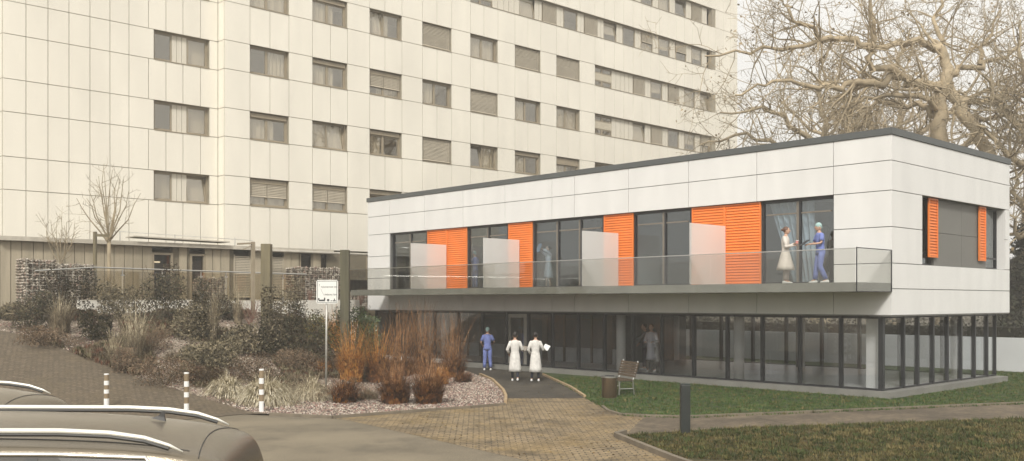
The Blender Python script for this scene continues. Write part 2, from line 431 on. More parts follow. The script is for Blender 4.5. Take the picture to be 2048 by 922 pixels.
fl = MB(); fl.box(ag+0.15, ab-0.15, bg+0.15, bL, zp+.003, zp+0.02); P(fl, 'ground_floor', m_roomf)
st_ = MB(); yy = bA(1225, ag+3.1)
kk = 0
while yy < bL-.6:
    st_.box(ag+3.04, ag+3.09, yy, yy+(.10 if kk % 3 else .3), zp+.02, zh-.01); st_.box(ag+3.04, ag+3.09, yy, yy+1.5, zh-.34, zh-.30); yy += 1.05+.5*(kk % 2); kk += 1
P(st_, 'reflection_strip', m_bronze)  # bars added to imitate pale vertical reflections in the glass
for u in (768, 890, 1242, 1478):
    cc = on_a(u, ag+0.75); k = MB(); k.tube([(cc.x, cc.y, zp+.02), (cc.x, cc.y, zh)], 0.17, 20); P(k, 'column', m_col, smooth=True)
cc = (ag+0.45, bg+0.5); k = MB(); k.box(cc[0]-.15, cc[0]+.15, cc[1]-.15, cc[1]+.15, zp+.02, zh); P(k, 'column', m_col)
for x, y in ((ab-.9, bg+.9), (ab-.9, bg+6.8), (ab-.9, bg+12.8)):
    k = MB(); k.tube([(x, y, zp+.02), (x, y, zh)], 0.17, 20); P(k, 'column', m_col, smooth=True)
# ================================================================== HOSPITAL BLOCK
BM = 43.8; BW = 44.43
m_cream = M('hazed_cream_panel', (0.77, 0.73, 0.635), 0.55, 0.05, 0.8, spec=0.3, stretch=(1, 1, .25))  # cream made paler so the colour carries a white haze
m_cream_core = M('cream_joint', (0.30, 0.265, 0.20), 0.8)
m_wf = M('hazed_brown_frame', (0.30, 0.25, 0.175), 0.5, 0.08)  # brown frames lightened in colour to stand in for haze
m_blind = M('roller_blind', (0.46, 0.405, 0.31), 0.6, 0.08, 2)
m_rev = M('recess_wall', (0.50, 0.45, 0.35), 0.7, 0.06)
m_curt2 = M('pale_window_fill', (0.62, 0.58, 0.49), 0.9, 0.05, stretch=(6, 6, .2))  # infill panels, and curtains added to lighten the dim windows
hos = empty('hospital_block', (12.2, BM, -0.2), 0, 'tall cream panelled hospital block with rows of brown framed windows in haze-paled colours', 'building')
ZTOP = 26.0
rows = [2.7, 4.75, 6.15, 8.05, 9.45, 11.35, 12.75, 14.65, 16.05, 17.95, 19.35, 21.25, 22.65, 24.55, ZTOP]
wrow = {4.75: 0, 8.05: 1, 11.35: 2, 14.65: 3, 17.95: 4, 21.25: 5}
mp, mc = MB(), MB(); G2 = 0.03
def cell(s0, s1, z0, z1, pl):
    g = G2/2; mp.box(s0+g, s1-g, pl, pl+0.05, z0+g, z1-g)
# wall backing as strips between openings
def back(s0, s1, z0, z1, pl): mc.box(s0, s1, pl+0.052, pl+0.42, z0, z1)
LJ = [449, 500, 540, 578, 625, 661, 695, 739.5, 770, 804, 845, 874, 903.5, 941, 968, 996, 1030, 1056, 1081.5, 1113, 1136, 1160, 1190]
la = [aB(u, BM) for u in LJ]
WIN = [(500, 578), (625, 695), (739.5, 804), (845, 903.5), (941, 996), (1030, 1081.5), (1113, 1160)]
LA0, LA1 = la[0], 65.8
aBand = aB(1190, BM); aEndBand = aB(1425, BM)
state = {   # blind states per window: p plain, l lintel box, h half blind, c closed blind, t tilted sash
 0: 'hhlllll', 1: 'ltlctlb', 2: 'plhpcpp', 3: 'lltcpcc', 4: 'lplcp', 5: 'lplcp'}
wins = []     # (a0, a1, z0, z1, plane, state)
nrow = len(rows)-1
bandj = []
a = aBand
while a < LA1-0.6: bandj.append(a); a += 1.0
bandj.append(LA1)
for ri in range(nrow):
    z0, z1 = rows[ri], rows[ri+1]
    r = wrow.get(z0)
    if r is None:
        for k in range(len(la)-1): cell(la[k], la[k+1], z0, z1, BM)
        for k in range(len(bandj)-1): cell(bandj[k], bandj[k+1], z0, z1, BM)
        back(LA0, LA1, z0, z1, BM)
    else:
        openings = []
        b_from = aBand if r < 4 else aB(941, BM)
        if r in (0,): b_from = 999
        for j, (u0, u1) in enumerate(WIN):
            x0, x1 = aB(u0, BM), aB(u1, BM)
            if x0 < b_from-0.1: openings.append((x0, x1)); wins.append((x0, x1, z0, z1, BM, state[r][j]))
        if b_from < 900:
            openings.append((b_from, aEndBand)); wins.append((b_from, aEndBand, z0, z1, BM, 'B'))
        js = la[:-1]+bandj
        for k in range(len(js)-1):
            mid = (js[k]+js[k+1])/2
            if not any(o[0] < mid < o[1] for o in openings): 
                s1 = js[k+1]
                for o in openings:
                    if js[k] < o[1] < s1 and mid > o[1]: pass
                cell(js[k], s1, z0, z1, BM)
        cur = LA0
        for o in openings: back(cur, o[0], z0, z1, BM); cur = o[1]
        back(cur, LA1, z0, z1, BM)
WJ = [5, 52, 96, 138, 180, 220, 258, 297, 332, 366, 401, 437]
wa = [aB(u, BW) for u in WJ]; wa[-1] = LA0-0.0
w0, w1 = aB(308, BW), aB(419, BW)
for ri in range(nrow):
    z0, z1 = rows[ri], rows[ri+1]; r = wrow.get(z0)
    if r is None:
        for k in range(len(wa)-1): cell(wa[k], wa[k+1]-(0.03 if k == len(wa)-2 else 0), z0, z1, BW)
        back(wa[0], wa[-1], z0, z1, BW)
    else:
        for k in range(7): cell(wa[k], wa[k+1] if k < 6 else w0, z0, z1, BW)
        cell(w1, wa[-1]-.03, z0, z1, BW)
        back(wa[0], w0, z0, z1, BW); back(w1, wa[-1], z0, z1, BW)
        wins.append((w0, w1, z0, z1, BW, 'W'+'tsrtps'[r]))
    # return faces
    g = G2/2
    mp.box(LA0-0.02, LA0+0.03, BM+0.053, BW-0.005, z0+g, z1-g)
    for k in range(8): mp.box(wa[0]-0.02, wa[0]+.03, BW+.053+k*1.5+g, BW+.053+(k+1)*1.5-g, z0+g, z1-g)
    for k in range(8): mp.box(LA1-0.03, LA1+.02, BM+.053+k*1.5+g, BM+.053+(k+1)*1.5-g, z0+g, z1-g)
mc.box(LA0+.031, LA0+.3, BM+.421, BW+.42, 2.7, ZTOP)
mc.box(wa[0]+.031, LA1-.031, BW+7.7, BW+12, -0.2, ZTOP)
mc.box(wa[0]+.031, wa[0]+.3, BW+.421, BW+7.7, 2.7, ZTOP); mc.box(LA1-.3, LA1-.031, BM+.421, BM+8.2, 2.7, ZTOP)
def H(mb, name, mat, parent=hos, **k): return P(mb, name, mat, parent, **k)
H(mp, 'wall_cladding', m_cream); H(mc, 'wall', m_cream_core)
rf = MB(); rf.box(wa[0]-.3, LA1+1.2, BM-1.2, BW+12.3, ZTOP+.003, ZTOP+0.5); H(rf, 'roof', m_rev)
# floors inside, and a rear corridor wall
fl = MB()
for z in (2.72, 6.9, 10.2, 13.5, 16.8, 20.1, 23.4): fl.box(wa[0]+.32, LA1-.32, BW+.43, BW+7.6, z, z+.25)
H(fl, 'storey_slab', m_rev)
iw = MB(); iw.box(wa[0]+.32, LA1-.32, BW+3.4, BW+3.5, 2.98, ZTOP-.1); H(iw, 'corridor_wall', M('corridor_wall', (0.66, 0.60, 0.48), 0.8, 0.15, 0.6))
def sash(wo, x0, x1, z0, z1, y, tilt=0, w=0.07):
    fr = MB(); fr.box(x0, x0+w, y, y+.06, z0, z1); fr.box(x1-w, x1, y, y+.06, z0, z1); fr.box(x0+w, x1-w, y, y+.06, z0, z0+w); fr.box(x0+w, x1-w, y, y+.06, z1-w, z1)
    g = MB(); g.box(x0+w, x1-w, y+.028, y+.032, z0+w, z1-w)
    if tilt:
        for mb in (fr, g): mb.v = [(vx, vy+(vz-z0)*tilt, vz) for (vx, vy, vz) in mb.v]
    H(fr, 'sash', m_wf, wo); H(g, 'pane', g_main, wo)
def slats(x0, x1, z0, z1, y):
    mb = MB(); n = max(2, int((z1-z0)/0.075)); p = (z1-z0)/n
    for k in range(n):
        z = z0+k*p
        mb.quad((x0, y-.018, z+.012), (x1, y-.018, z+.012), (x1, y+.014, z+p*.95), (x0, y+.014, z+p*.95))
    mb.box(x0, x1, y-.025, y+.025, z0-.02, z0+.012)
    return mb
for (x0, x1, z0, z1, pln, st) in wins:
    y = pln+0.24; fr = MB()
    w = 0.06
    fr.box(x0+.004, x0+w, y-.03, y+.12, z0+.004, z1-.004); fr.box(x1-w, x1-.004, y-.03, y+.12, z0+.004, z1-.004)
    fr.box(x0+w, x1-w, y-.03, y+.12, z0+.004, z0+w); fr.box(x0+w, x1-w, y-.03, y+.12, z1-w, z1-.004)
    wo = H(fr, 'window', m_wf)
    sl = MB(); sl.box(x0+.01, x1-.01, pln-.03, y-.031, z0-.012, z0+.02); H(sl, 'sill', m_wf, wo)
    X0, X1, Z0, Z1 = x0+w, x1-w, z0+w, z1-w
    if st[0] == 'W':
        wd = X1-X0; p1, p2 = X0+wd*.34, X0+wd*.62
        sash(wo, X0, p1, Z0, Z1, y, -0.12 if 't' in st and False else 0); sash(wo, p2, X1, Z0, Z1, y, 0.16 if 't' in st else 0)
        for (qa, qb) in ((X0, p1), (p2, X1)):
            if random.random() < .75: m_ = MB(); m_.box(qa+.02, qa+(qb-qa)*random.choice((.5, 1, 1)), y+.25, y+.27, Z0, Z1); H(m_, 'curtain', m_curt2, wo)  # curtain sheets added to brighten the dim opening
        m_ = MB(); n = 3
        for k in range(n):
            q0 = p1+(p2-p1)*k/n; m_.box(q0+.01, q0+(p2-p1)/n-.01, y-.01, y+.05, Z0, Z1)
        H(m_, 'infill_panel', m_curt2, wo)
    elif st == 'B':
        n = int((X1-X0)/1.0); q = (X1-X0)/n; k = 0; a = X0
        first = True
        while a < X1-0.4:
            if first:
                sash(wo, a, a+.9, Z0, Z0+.4, y); sash(wo, a+.9, a+1.9, Z0, Z0+.4, y)
                sash(wo, a, a+.9, Z1-.4, Z1, y); sash(wo, a+.9, a+1.9, Z1-.4, Z1, y)
                m_ = MB(); m_.box(a, a+1.9, y-.02, y+.05, Z0+.41, Z1-.41); H(m_, 'spandrel', m_rev, wo)
                a += 1.9; m_ = MB()
                for j in range(5): m_.box(a+.02, a+.43, y-.02, y+.05, Z0, Z1); a += .46
                H(m_, 'infill_panel', m_curt2, wo); first = False; continue
            wd = min(1.35, X1-a)
            k += 1
            if (k*7+int(z0)) % 5 < 2:
                zc = Z1 if (k+int(z0)) % 2 else Z0+.55
                sash(wo, a, a+wd, Z0, Z1, y); m_ = slats(a+.05, a+wd-.05, Z0+(.05 if zc == Z1 else .6), Z1-.02, y-.05); H(m_, 'blind', m_blind, wo)
            else: sash(wo, a, a+wd, Z0, Z1, y, 0.14 if k % 4 == 1 else 0)
            if k % 3:
                m_ = MB(); cz = Z0+random.choice((0, 0, .5)); m_.box(a+.03, a+wd-.03, y+.18, y+.20, cz, Z1); H(m_, 'curtain', m_curt2, wo)  # curtain added behind the sash to pale the dark room
            a += wd; 
            if a < X1-.6:
                m_ = MB(); m_.box(a+.02, a+.33, y-.02, y+.05, Z0, Z1); m_.box(a+.36, a+.62, y-.02, y+.05, Z0, Z1); H(m_, 'infill_panel', m_curt2, wo); a += .65
    else:
        xm = X0+(X1-X0)*.47
        top = Z1
        if st in 'lhb' : top = Z1-(.18 if st != 'b' else .4)
        if st != 'c':
            sash(wo, X0, xm, Z0, top, y, 0.14 if (st == 't' and x0 > 30) else 0); sash(wo, xm, X1, Z0, top, y, 0.14 if (st == 't' and x0 <= 30) else 0)
        if st in 'lhb':
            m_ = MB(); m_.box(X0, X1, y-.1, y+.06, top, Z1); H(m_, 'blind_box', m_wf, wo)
        if st == 'h': H(slats(X0, xm-.02, Z0+.45, top, y-.06), 'blind', m_blind, wo); H(slats(xm+.02, X1, Z0+.45, top, y-.06), 'blind', m_blind, wo)
        if st == 'c': H(slats(X0, X1, Z0+.05, Z1, y-.1), 'blind', m_blind, wo)
        if st in 'pltbh':  # curtain added to make the dim window look paler
            m_ = MB(); pp = None; fr_ = random.choice((.45, .7, 1, 1)); c0 = X0+random.choice((0, 1-fr_))*(X1-X0); cw = (X1-X0)*fr_
            for k in range(15):
                t = k/14; q0 = (c0+t*cw, y+.17+.03*math.sin(k*1.9+x0))
                if pp: m_.quad((*pp, Z0), (*q0, Z0), (*q0, Z1), (*pp, Z1))
                pp = q0
            H(m_, 'curtain', m_curt2, wo)
# ---- low timber-clad annex in front of the block
BX = 41.0; xa0, xa1 = aB(1, BX), 26.0; ZA = 2.55
m_clad = M('annex_boards', (0.40, 0.345, 0.25), 0.75, 0.12, 1.5, stretch=(3, 3, .4))
annex = empty('timber_annex', (xa0, BX, -0.2), 0, 'low annex with vertical brown boards and flat roof below the cream block', 'building')
def A(mb, name, mat, parent=annex, **k): return P(mb, name, mat, parent, **k)
dl = [(304, 346), (380, 411)]; lv = [(468, 503), (544, 568)]; dk = [(600, 625), (640, 735)]
holes = [(aB(u0, BX), aB(u1, BX), k) for (u0, u1), k in [(dl[0], 'd'), (dl[1], 'd'), (lv[0], 'l'), (lv[1], 'l'), (dk[0], 'w'), (dk[1], 'w')]]
bd = MB(); bk = MB(); a = xa0; i = 0
while a < xa1:
    w = 0.40 + 0.03*((i*7) % 3-1); mid = a+w/2
    h = [q for q in holes if q[0]-.1 < mid < q[1]+.1]
    if not h: bd.box(a+.014, a+w-.014, BX, BX+.05, -.2, ZA-.16)
    elif h[0][2] == 'w': bd.box(a+.014, a+w-.014, BX, BX+.05, -.2, 1.1)
    a += w; i += 1
cur = xa0
for q in holes:
    bk.box(cur, q[0], BX+.052, BX+.3, -.2, ZA-.16); cur = q[1]
    if q[2] == 'w': bk.box(q[0], q[1], BX+.052, BX+.3, -.2, 1.1)
bk.box(cur, xa1, BX+.052, BX+.3, -.2, ZA-.16); bk.box(xa0, xa1, BX+2.3, BX+2.4, -.2, ZA-.16)
bk.box(xa0, xa0+.2, BX+.3, BX+2.3, -.2, ZA-.16)
A(bd, 'board_cladding', m_clad); A(bk, 'wall', M('annex_wall', (.17, .145, .10), .8))
r = MB(); r.box(xa0-.15, xa1+.2, BX-.25, BM+.6, ZA-.155, ZA-.02); A(r, 'roof', M('annex_roof', (.20, .18, .14), .6))
r = MB(); r.box(xa0-.17, xa1+.2, BX-.29, BX-.252, ZA-.17, ZA-.0); A(r, 'roof_edge', M('roof_trim', (.5, .46, .38), .5))
for q in holes:
    x0, x1 = q[0], q[1]
    if q[2] == 'd':
        f = MB(); f.box(x0, x0+.09, BX-.02, BX+.2, -.2, 2.12); f.box(x1-.09, x1, BX-.02, BX+.2, -.2, 2.12); f.box(x0+.09, x1-.09, BX-.02, BX+.2, 2.03, 2.12)
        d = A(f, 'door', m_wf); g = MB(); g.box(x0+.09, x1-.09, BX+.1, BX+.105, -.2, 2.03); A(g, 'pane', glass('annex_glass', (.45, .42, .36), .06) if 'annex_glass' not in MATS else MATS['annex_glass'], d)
        t = MB(); t.box(x0+.35, x1-.15, BX+1.0, BX+1.06, 1.72, 1.79); A(t, 'strip_light', M('lit_tube', (1, .93, .8), .5, emit=3.5), d)
    elif q[2] == 'l':
        f = slats(x0+.04, x1-.04, .2, 2.1, BX+.02); f.box(x0, x0+.04, BX-.02, BX+.1, -.2, 2.15); f.box(x1-.04, x1, BX-.02, BX+.1, -.2, 2.15); A(f, 'louvre_grille', m_blind)
    else:
        f = MB(); n = max(1, int((x1-x0)/1.1))
        for k in range(n+1): xx = x0+(x1-x0-.06)*k/n; f.box(xx, xx+.06, BX, BX+.08, 1.1, 2.3)
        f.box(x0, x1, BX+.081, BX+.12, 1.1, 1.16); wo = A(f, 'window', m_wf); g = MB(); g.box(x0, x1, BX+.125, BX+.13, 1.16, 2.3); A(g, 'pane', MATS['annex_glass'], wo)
# raised roof sheet and thin rail on the annex roof
u0, u1 = aB(268, 40.6), aB(458, 40.6)
r = MB(); r.obox(((u0+u1)/2, 41.0, 2.72), Vector(((u1-u0)/2, 0, -.03)), Vector((0, .5, 0)), Vector((0, 0, .025))); A(r, 'roof_sheet', M('roof_trim', ()) )
r = MB(); r.tube([(aB(225, 41.3), 41.3, 2.98), (aB(505, 41.3), 41.3, 2.86)], .014, 6)
for u in (240, 350, 470): r.tube([(aB(u, 41.3), 41.3, 2.5), (aB(u, 41.3), 41.3, 2.96)], .02, 6)
A(r, 'roof_rail', m_steel)
p_ = MB(); p_.tube([(aB(507, 40.3), 40.3, 2.36), (aB(735, 40.3), 40.3, 2.36)], .06, 10); A(p_, 'drain_pipe', M('pipe_pale', (.45, .42, .36), .5))
# ================================================================== GROUND
_gh = ground_h
def ground_h(a, b):
    d = FA*a + FB*b
    h = _gh(a, b)
    if d < 16.4: h += 0.45*min(1, max(0, (16.4-d)/6.0))
    return h
YAW = math.atan2(-FA, FB)
def zone(name, poly, off, mat, step=0.5, slope=True):
    bm = bmesh.new(); vs = [bm.verts.new((p[0], p[1], 0)) for p in poly]; bm.faces.new(vs)
    bmesh.ops.triangulate(bm, faces=bm.faces[:])
    xs = [p[0] for p in poly]; ys = [p[1] for p in poly]
    if slope:
        for ax, arr in ((0, xs), (1, ys)):
            lo, hi = max(min(arr), -20), min(max(arr), 60); k = math.ceil(lo/step)
            while k*step < hi:
                co = [0, 0, 0]; no = [0, 0, 0]; co[ax] = k*step; no[ax] = 1
                bmesh.ops.bisect_plane(bm, geom=bm.verts[:]+bm.edges[:]+bm.faces[:], plane_co=co, plane_no=no)
                k += 1
    for v in bm.verts: v.co.z = ground_h(v.co.x, v.co.y)+off
    bmesh.ops.recalc_face_normals(bm, faces=bm.faces)
    for f in bm.faces:
        if f.normal.z < 0: f.normal_flip()
    me = bpy.data.meshes.new(name); bm.to_mesh(me); bm.free(); me.materials.append(mat)
    o = bpy.data.objects.new(name, me); COL.objects.link(o); o['kind'] = 'structure'; return o
def inpoly(x, y, poly):
    c = False; j = len(poly)-1
    for i in range(len(poly)):
        xi, yi = poly[i][0], poly[i][1]; xj, yj = poly[j][0], poly[j][1]
        if (yi > y) != (yj > y) and x < (xj-xi)*(y-yi)/(yj-yi)+xi: c = not c
        j = i
    return c
def gp_(*uv): return [G(u, v) for (u, v) in uv]
m_soil = M('mulch_soil', (0.10, 0.075, 0.045), 0.95, 0.45, 2.2, bump=0.8, bscale=25, col2=(0.17, 0.135, 0.08))
lin = [-900, -300, -100, -40, -20, -10]+[i*0.5 for i in range(-10, 100)]+[55, 62, 80, 110, 160, 300, 900]
gm = MB(); n = len(lin)
for x in lin:
    for y in lin: gm.v.append((x, y, ground_h(x, y)-0.02))
for i in range(n-1):
    for j in range(n-1): k = i*n+j; gm.f.append((k, k+n, k+n+1, k+1))
tag(gm.build('ground', m_soil), kind='structure')
# materials
def paving_mat(name, c1, c2, mort, rot, sx, moss=(0.10, 0.10, 0.03), mossamt=0.5, size=(0.24, 0.12)):
    m = bpy.data.materials.new(name); n, l, p = nt(m)
    g = n.new('ShaderNodeNewGeometry'); mp = n.new('ShaderNodeMapping'); mp.inputs['Rotation'].default_value = (0, 0, rot)
    l.new(g.outputs['Position'], mp.inputs['Vector'])
    b = n.new('ShaderNodeTexBrick'); b.inputs['Scale'].default_value = 1; b.inputs['Brick Width'].default_value = size[0]; b.inputs['Row Height'].default_value = size[1]
    b.inputs['Mortar Size'].default_value = 0.012; b.inputs['Color1'].default_value = (*c1, 1); b.inputs['Color2'].default_value = (*c2, 1); b.inputs['Mortar'].default_value = (*mort, 1)
    b.inputs['Bias'].default_value = 0.0; l.new(mp.outputs[0], b.inputs['Vector'])
    no = n.new('ShaderNodeTexNoise'); no.inputs['Scale'].default_value = 0.9; no.inputs['Detail'].default_value = 8; no.inputs['Roughness'].default_value = 0.65
    l.new(g.outputs['Position'], no.inputs['Vector'])
    r = n.new('ShaderNodeValToRGB'); r.color_ramp.elements[0].position = 0.48; r.color_ramp.elements[1].position = 0.68; r.color_ramp.elements[1].color = (mossamt,)*3+(1,)
    l.new(no.outputs['Fac'], r.inputs['Fac'])
    mx = n.new('ShaderNodeMix'); mx.data_type = 'RGBA'; mx.inputs['B'].default_value = (*moss, 1)
    l.new(r.outputs['Color'], mx.inputs['Factor']); l.new(b.outputs['Color'], mx.inputs['A'])
    n2 = n.new('ShaderNodeTexNoise'); n2.inputs['Scale'].default_value = 14; n2.inputs['Detail'].default_value = 6; l.new(g.outputs['Position'], n2.inputs['Vector'])
    r2 = n.new('ShaderNodeValToRGB'); r2.color_ramp.elements[0].color = (.62, .62, .62, 1); r2.color_ramp.elements[1].color = (1.3, 1.3, 1.3, 1); r2.color_ramp.elements[0].position = .3; r2.color_ramp.elements[1].position = .7
    l.new(n2.outputs['Fac'], r2.inputs['Fac'])
    m2 = n.new('ShaderNodeMix'); m2.data_type = 'RGBA'; m2.blend_type = 'MULTIPLY'; m2.inputs['Factor'].default_value = 1
    l.new(mx.outputs['Result'], m2.inputs['A']); l.new(r2.outputs['Color'], m2.inputs['B']); l.new(m2.outputs['Result'], p.inputs['Base Color'])
    bp = n.new('ShaderNodeBump'); bp.inputs['Strength'].default_value = 0.6; bp.inputs['Distance'].default_value = 0.01
    l.new(b.outputs['Fac'], bp.inputs['Height']); bp.invert = True; l.new(bp.outputs[0], p.inputs['Normal'])
    p.inputs['Roughness'].default_value = 0.85; MATS[name] = m; return m
m_brick = paving_mat('block_paving', (0.27, 0.20, 0.115), (0.21, 0.155, 0.085), (0.05, 0.04, 0.022), 0.72, 1, (0.20, 0.135, 0.05), 0.7)
m_cobble = paving_mat('cobble_paving', (0.15, 0.112, 0.072), (0.10, 0.074, 0.046), (0.06, 0.05, 0.03), -0.2, 1, (0.12, 0.09, 0.05), 0.8, (0.16, 0.14))
m_asph = M('parking_asphalt', (0.175, 0.145, 0.098), 0.85, 0.22, 0.45, bump=0.3, bscale=60)  # warm brown haze tint is put into the asphalt colour
def speckle(m, sc, lo, hi, p0=.35, p1=.65):
    n = m.node_tree.nodes; l = m.node_tree.links; p = n['Principled BSDF']; src = p.inputs['Base Color'].links[0].from_socket
    g = n.new('ShaderNodeNewGeometry'); t = n.new('ShaderNodeTexNoise'); t.inputs['Scale'].default_value = sc; t.inputs['Detail'].default_value = 8; t.inputs['Roughness'].default_value = .7
    l.new(g.outputs['Position'], t.inputs['Vector']); r = n.new('ShaderNodeValToRGB'); r.color_ramp.elements[0].position = p0; r.color_ramp.elements[1].position = p1
    r.color_ramp.elements[0].color = (lo, lo, lo, 1); r.color_ramp.elements[1].color = (hi, hi, hi, 1); l.new(t.outputs['Fac'], r.inputs['Fac'])
    x = n.new('ShaderNodeMix'); x.data_type = 'RGBA'; x.blend_type = 'MULTIPLY'; x.inputs['Factor'].default_value = 1
    l.new(src, x.inputs['A']); l.new(r.outputs['Color'], x.inputs['B']); l.new(x.outputs['Result'], p.inputs['Base Color'])
speckle(m_asph, 40, .75, 1.2); speckle(m_asph, .7, .78, 1.05, .36, .5)
m_foot = M('footpath_asphalt', (0.060, 0.050, 0.036), 0.85, 0.22, 1.2, bump=0.4, bscale=50)
m_trod = M('trodden_path', (0.13, 0.10, 0.065), 0.9, 0.2, 1.0, bump=0.4, bscale=30)
m_lawn = M('lawn_green', (0.026, 0.046, 0.010), 0.9, 0.4, 1.4, bump=0.8, bscale=40, col2=(0.07, 0.10, 0.02))
m_lawn2 = M('lawn_olive', (0.036, 0.037, 0.010), 0.9, 0.35, 1.6, bump=0.8, bscale=40, col2=(0.085, 0.066, 0.022))
m_grav = cellmat('pale_gravel', [(.28, .23, .17), (.15, .12, .08), (.44, .38, .30), (.09, .07, .05), (.22, .15, .12)], 22)
nn = m_grav.node_tree.nodes; ll = m_grav.node_tree.links; cr_ = [x for x in nn if x.type == 'VALTORGB'][0]
ge = nn.new('ShaderNodeNewGeometry'); no = nn.new('ShaderNodeTexNoise'); no.inputs['Scale'].default_value = .55; no.inputs['Detail'].default_value = 4; ll.new(ge.outputs['Position'], no.inputs['Vector'])
rp = nn.new('ShaderNodeValToRGB'); rp.color_ramp.elements[0].position = .47; rp.color_ramp.elements[1].position = .56; ll.new(no.outputs['Fac'], rp.inputs['Fac'])
mxx = nn.new('ShaderNodeMix'); mxx.data_type = 'RGBA'; ll.new(rp.outputs['Color'], mxx.inputs['Factor']); ll.new(cr_.outputs['Color'], mxx.inputs['A']); mxx.inputs['B'].default_value = (.085, .06, .038, 1)
ll.new(mxx.outputs['Result'], nn['Principled BSDF'].inputs['Base Color'])
e0 = G(700, 842)
road = [G(1050, 921.5), e0, G(665, 838), G(540, 832), G(490, 829), cam(-7.6, 22.3), cam(-30, 22.3), cam(-30, -6), cam(14, -6), cam(9.0, 4)]
zone('parking_asphalt', road, 0.004, m_asph)
brick = [G(1050, 921.5), e0, G(665, 838), G(1010, 811), G(1015, 797), G(1170, 797), G(1205, 815), G(1240, 831), G(1290, 834), G(1250, 871), G(1230, 877), G(1345, 921), cam(9, 6), cam(9.0, 4)]
speckle(m_brick, 1.3, .55, 1.15, .35, .55)
zone('block_paving', brick, 0.008, m_brick)
trod = [G(1290, 834), G(1370, 836), G(2048, 808), cam(40, 23), cam(40, 19.5), G(2048, 838), G(1480, 857), G(1250, 871)]
speckle(m_trod, 7, .65, 1.25); speckle(m_trod, .8, .65, 1.15, .4, .6)
zone('trodden_path', trod, 0.010, m_trod, slope=False)
foot = [G(1170, 797), G(1015, 797), G(1010, 783), G(985, 762), G(940, 746), Vector((A0-.0, 31.5, 0)), Vector((A0+.05, bA(1082, A0), 0)), G(1100, 757), G(1140, 775)]
speckle(m_foot, 12, .7, 1.3); speckle(m_foot, .9, .6, 1.2, .4, .6)
zone('footpath', foot, 0.012, m_foot)
lawnA = [G(1170, 797), G(1140, 775), G(1100, 757), Vector((A0+.05, bA(1082, A0), 0)), Vector((A0+.05, 30, 0)), Vector((39.9, 30, 0)), Vector((39.9, 5, 0)), cam(40, 23), G(2048, 808), G(1370, 836), G(1290, 834), G(1240, 831), G(1205, 815)]
zone('lawn', lawnA, 0.02, m_lawn, slope=False)
lawnB = [G(1250, 872), G(1480, 857), G(2048, 838), cam(40, 19.5), cam(40, 12), cam(11, 12), G(1345, 921)]
zone('olive_lawn', lawnB, 0.02, m_lawn2)
bed = gp_((540, 829), (665, 835), (1008, 810), (1012, 796), (1008, 784), (985, 762), (940, 746)) + [Vector((25.9, 31.3, 0)), Vector((25.5, 36.5, 0)), Vector((7.0, 36.5, 0))] + gp_((50, 672), (130, 702), (250, 747), (390, 791))
zone('gravel_bed', bed, 0.012, m_grav)
cob = gp_((50, 672), (130, 702), (250, 747), (390, 791), (540, 829), (490, 829)) + [cam(-7.6, 22.3), cam(-30, 22.3), cam(-30, 33), Vector((4, 35.5, 0)), Vector((7.4, 35.5, 0))]
zone('cobbled_path', cob, 0.016, m_cobble)
def kerb(name, pts, w, h, mat, label=None):
    mb = MB(); pts = [Vector((p[0], p[1], ground_h(p[0], p[1]))) for p in pts]
    for i in range(len(pts)-1):
        a, b = pts[i], pts[i+1]; L = (b-a).length; n_ = max(1, int(L/0.8))
        for k in range(n_):
            p, q = a.lerp(b, k/n_), a.lerp(b, (k+1)/n_); d = (q-p); dl = d.length; d.normalize(); s = Vector((-d.y, d.x, 0))
            mb.obox((p+q)/2+Vector((0, 0, h/2-.03)), d*(dl/2-.004), s*w/2, Vector((0, 0, h/2+.03)))
    o = mb.build(name, mat); o['kind'] = 'structure'; return o
m_kerb = M('kerb_stone', (0.17, 0.14, 0.10), 0.85, 0.2, 3)
m_kerb2 = M('kerb_ochre', (0.36, 0.26, 0.15), 0.85, 0.2, 3)
kerb('bed_kerb', gp_((540, 831), (665, 837), (800, 827), (940, 817), (1010, 811)), 0.07, 0.07, m_kerb)
kerb('bed_edge', gp_((1011, 808), (1012, 796), (1006, 783), (985, 762), (960, 751)), 0.08, 0.09, m_kerb2)
kerb('lawn_kerb', gp_((1205, 815), (1216, 824), (1240, 831), (1290, 834), (1370, 836), (1600, 827), (1850, 816), (2048, 808), (2200, 801)), 0.07, 0.06, m_kerb)
kerb('lawn_edge', gp_((1086, 751), (1110, 762), (1140, 776), (1170, 796)), 0.07, 0.08, m_kerb2)
kerb('corner_kerb', gp_((1250, 869), (1232, 875), (1290, 899), (1345, 921.5), (1420, 950)), 0.10, 0.10, m_kerb)
kerb('path_seam', gp_((1520, 838), (1560, 846), (1602, 853)), 0.03, 0.012, m_foot)
# grass blades and stones
def scatter(poly, n, fn, rnd, dens=None):
    xs = [p[0] for p in poly]; ys = [p[1] for p in poly]; c = 0; t = 0
    while c < n and t < n*12:
        t += 1
        x, y = rnd.uniform(min(xs), max(xs)), rnd.uniform(min(ys), max(ys))
        if inpoly(x, y, poly) and (not dens or rnd.random() < dens(x, y)): fn(x, y, ground_h(x, y)); c += 1
def bl_fn(mb, rnd, h, w):
    def f(x, y, z):
        for k in range(3):
            a = rnd.uniform(0, 2*PI); hh = h*rnd.uniform(.5, 1.3); dx, dy = math.cos(a), math.sin(a); l = rnd.uniform(0, .6)*hh
            xx, yy = x+rnd.uniform(-.05, .05), y+rnd.uniform(-.05, .05)
            mb.tri((xx-dy*w, yy+dx*w, z+.01), (xx+dy*w, yy-dx*w, z+.01), (xx+dx*l, yy+dy*l, z+hh))
    return f
rg = random.Random(3)
m_bl = cellmat('grass_blades', [(.036, .078, .012), (.024, .056, .010), (.062, .105, .018), (.045, .09, .015), (.11, .10, .03)], 9)
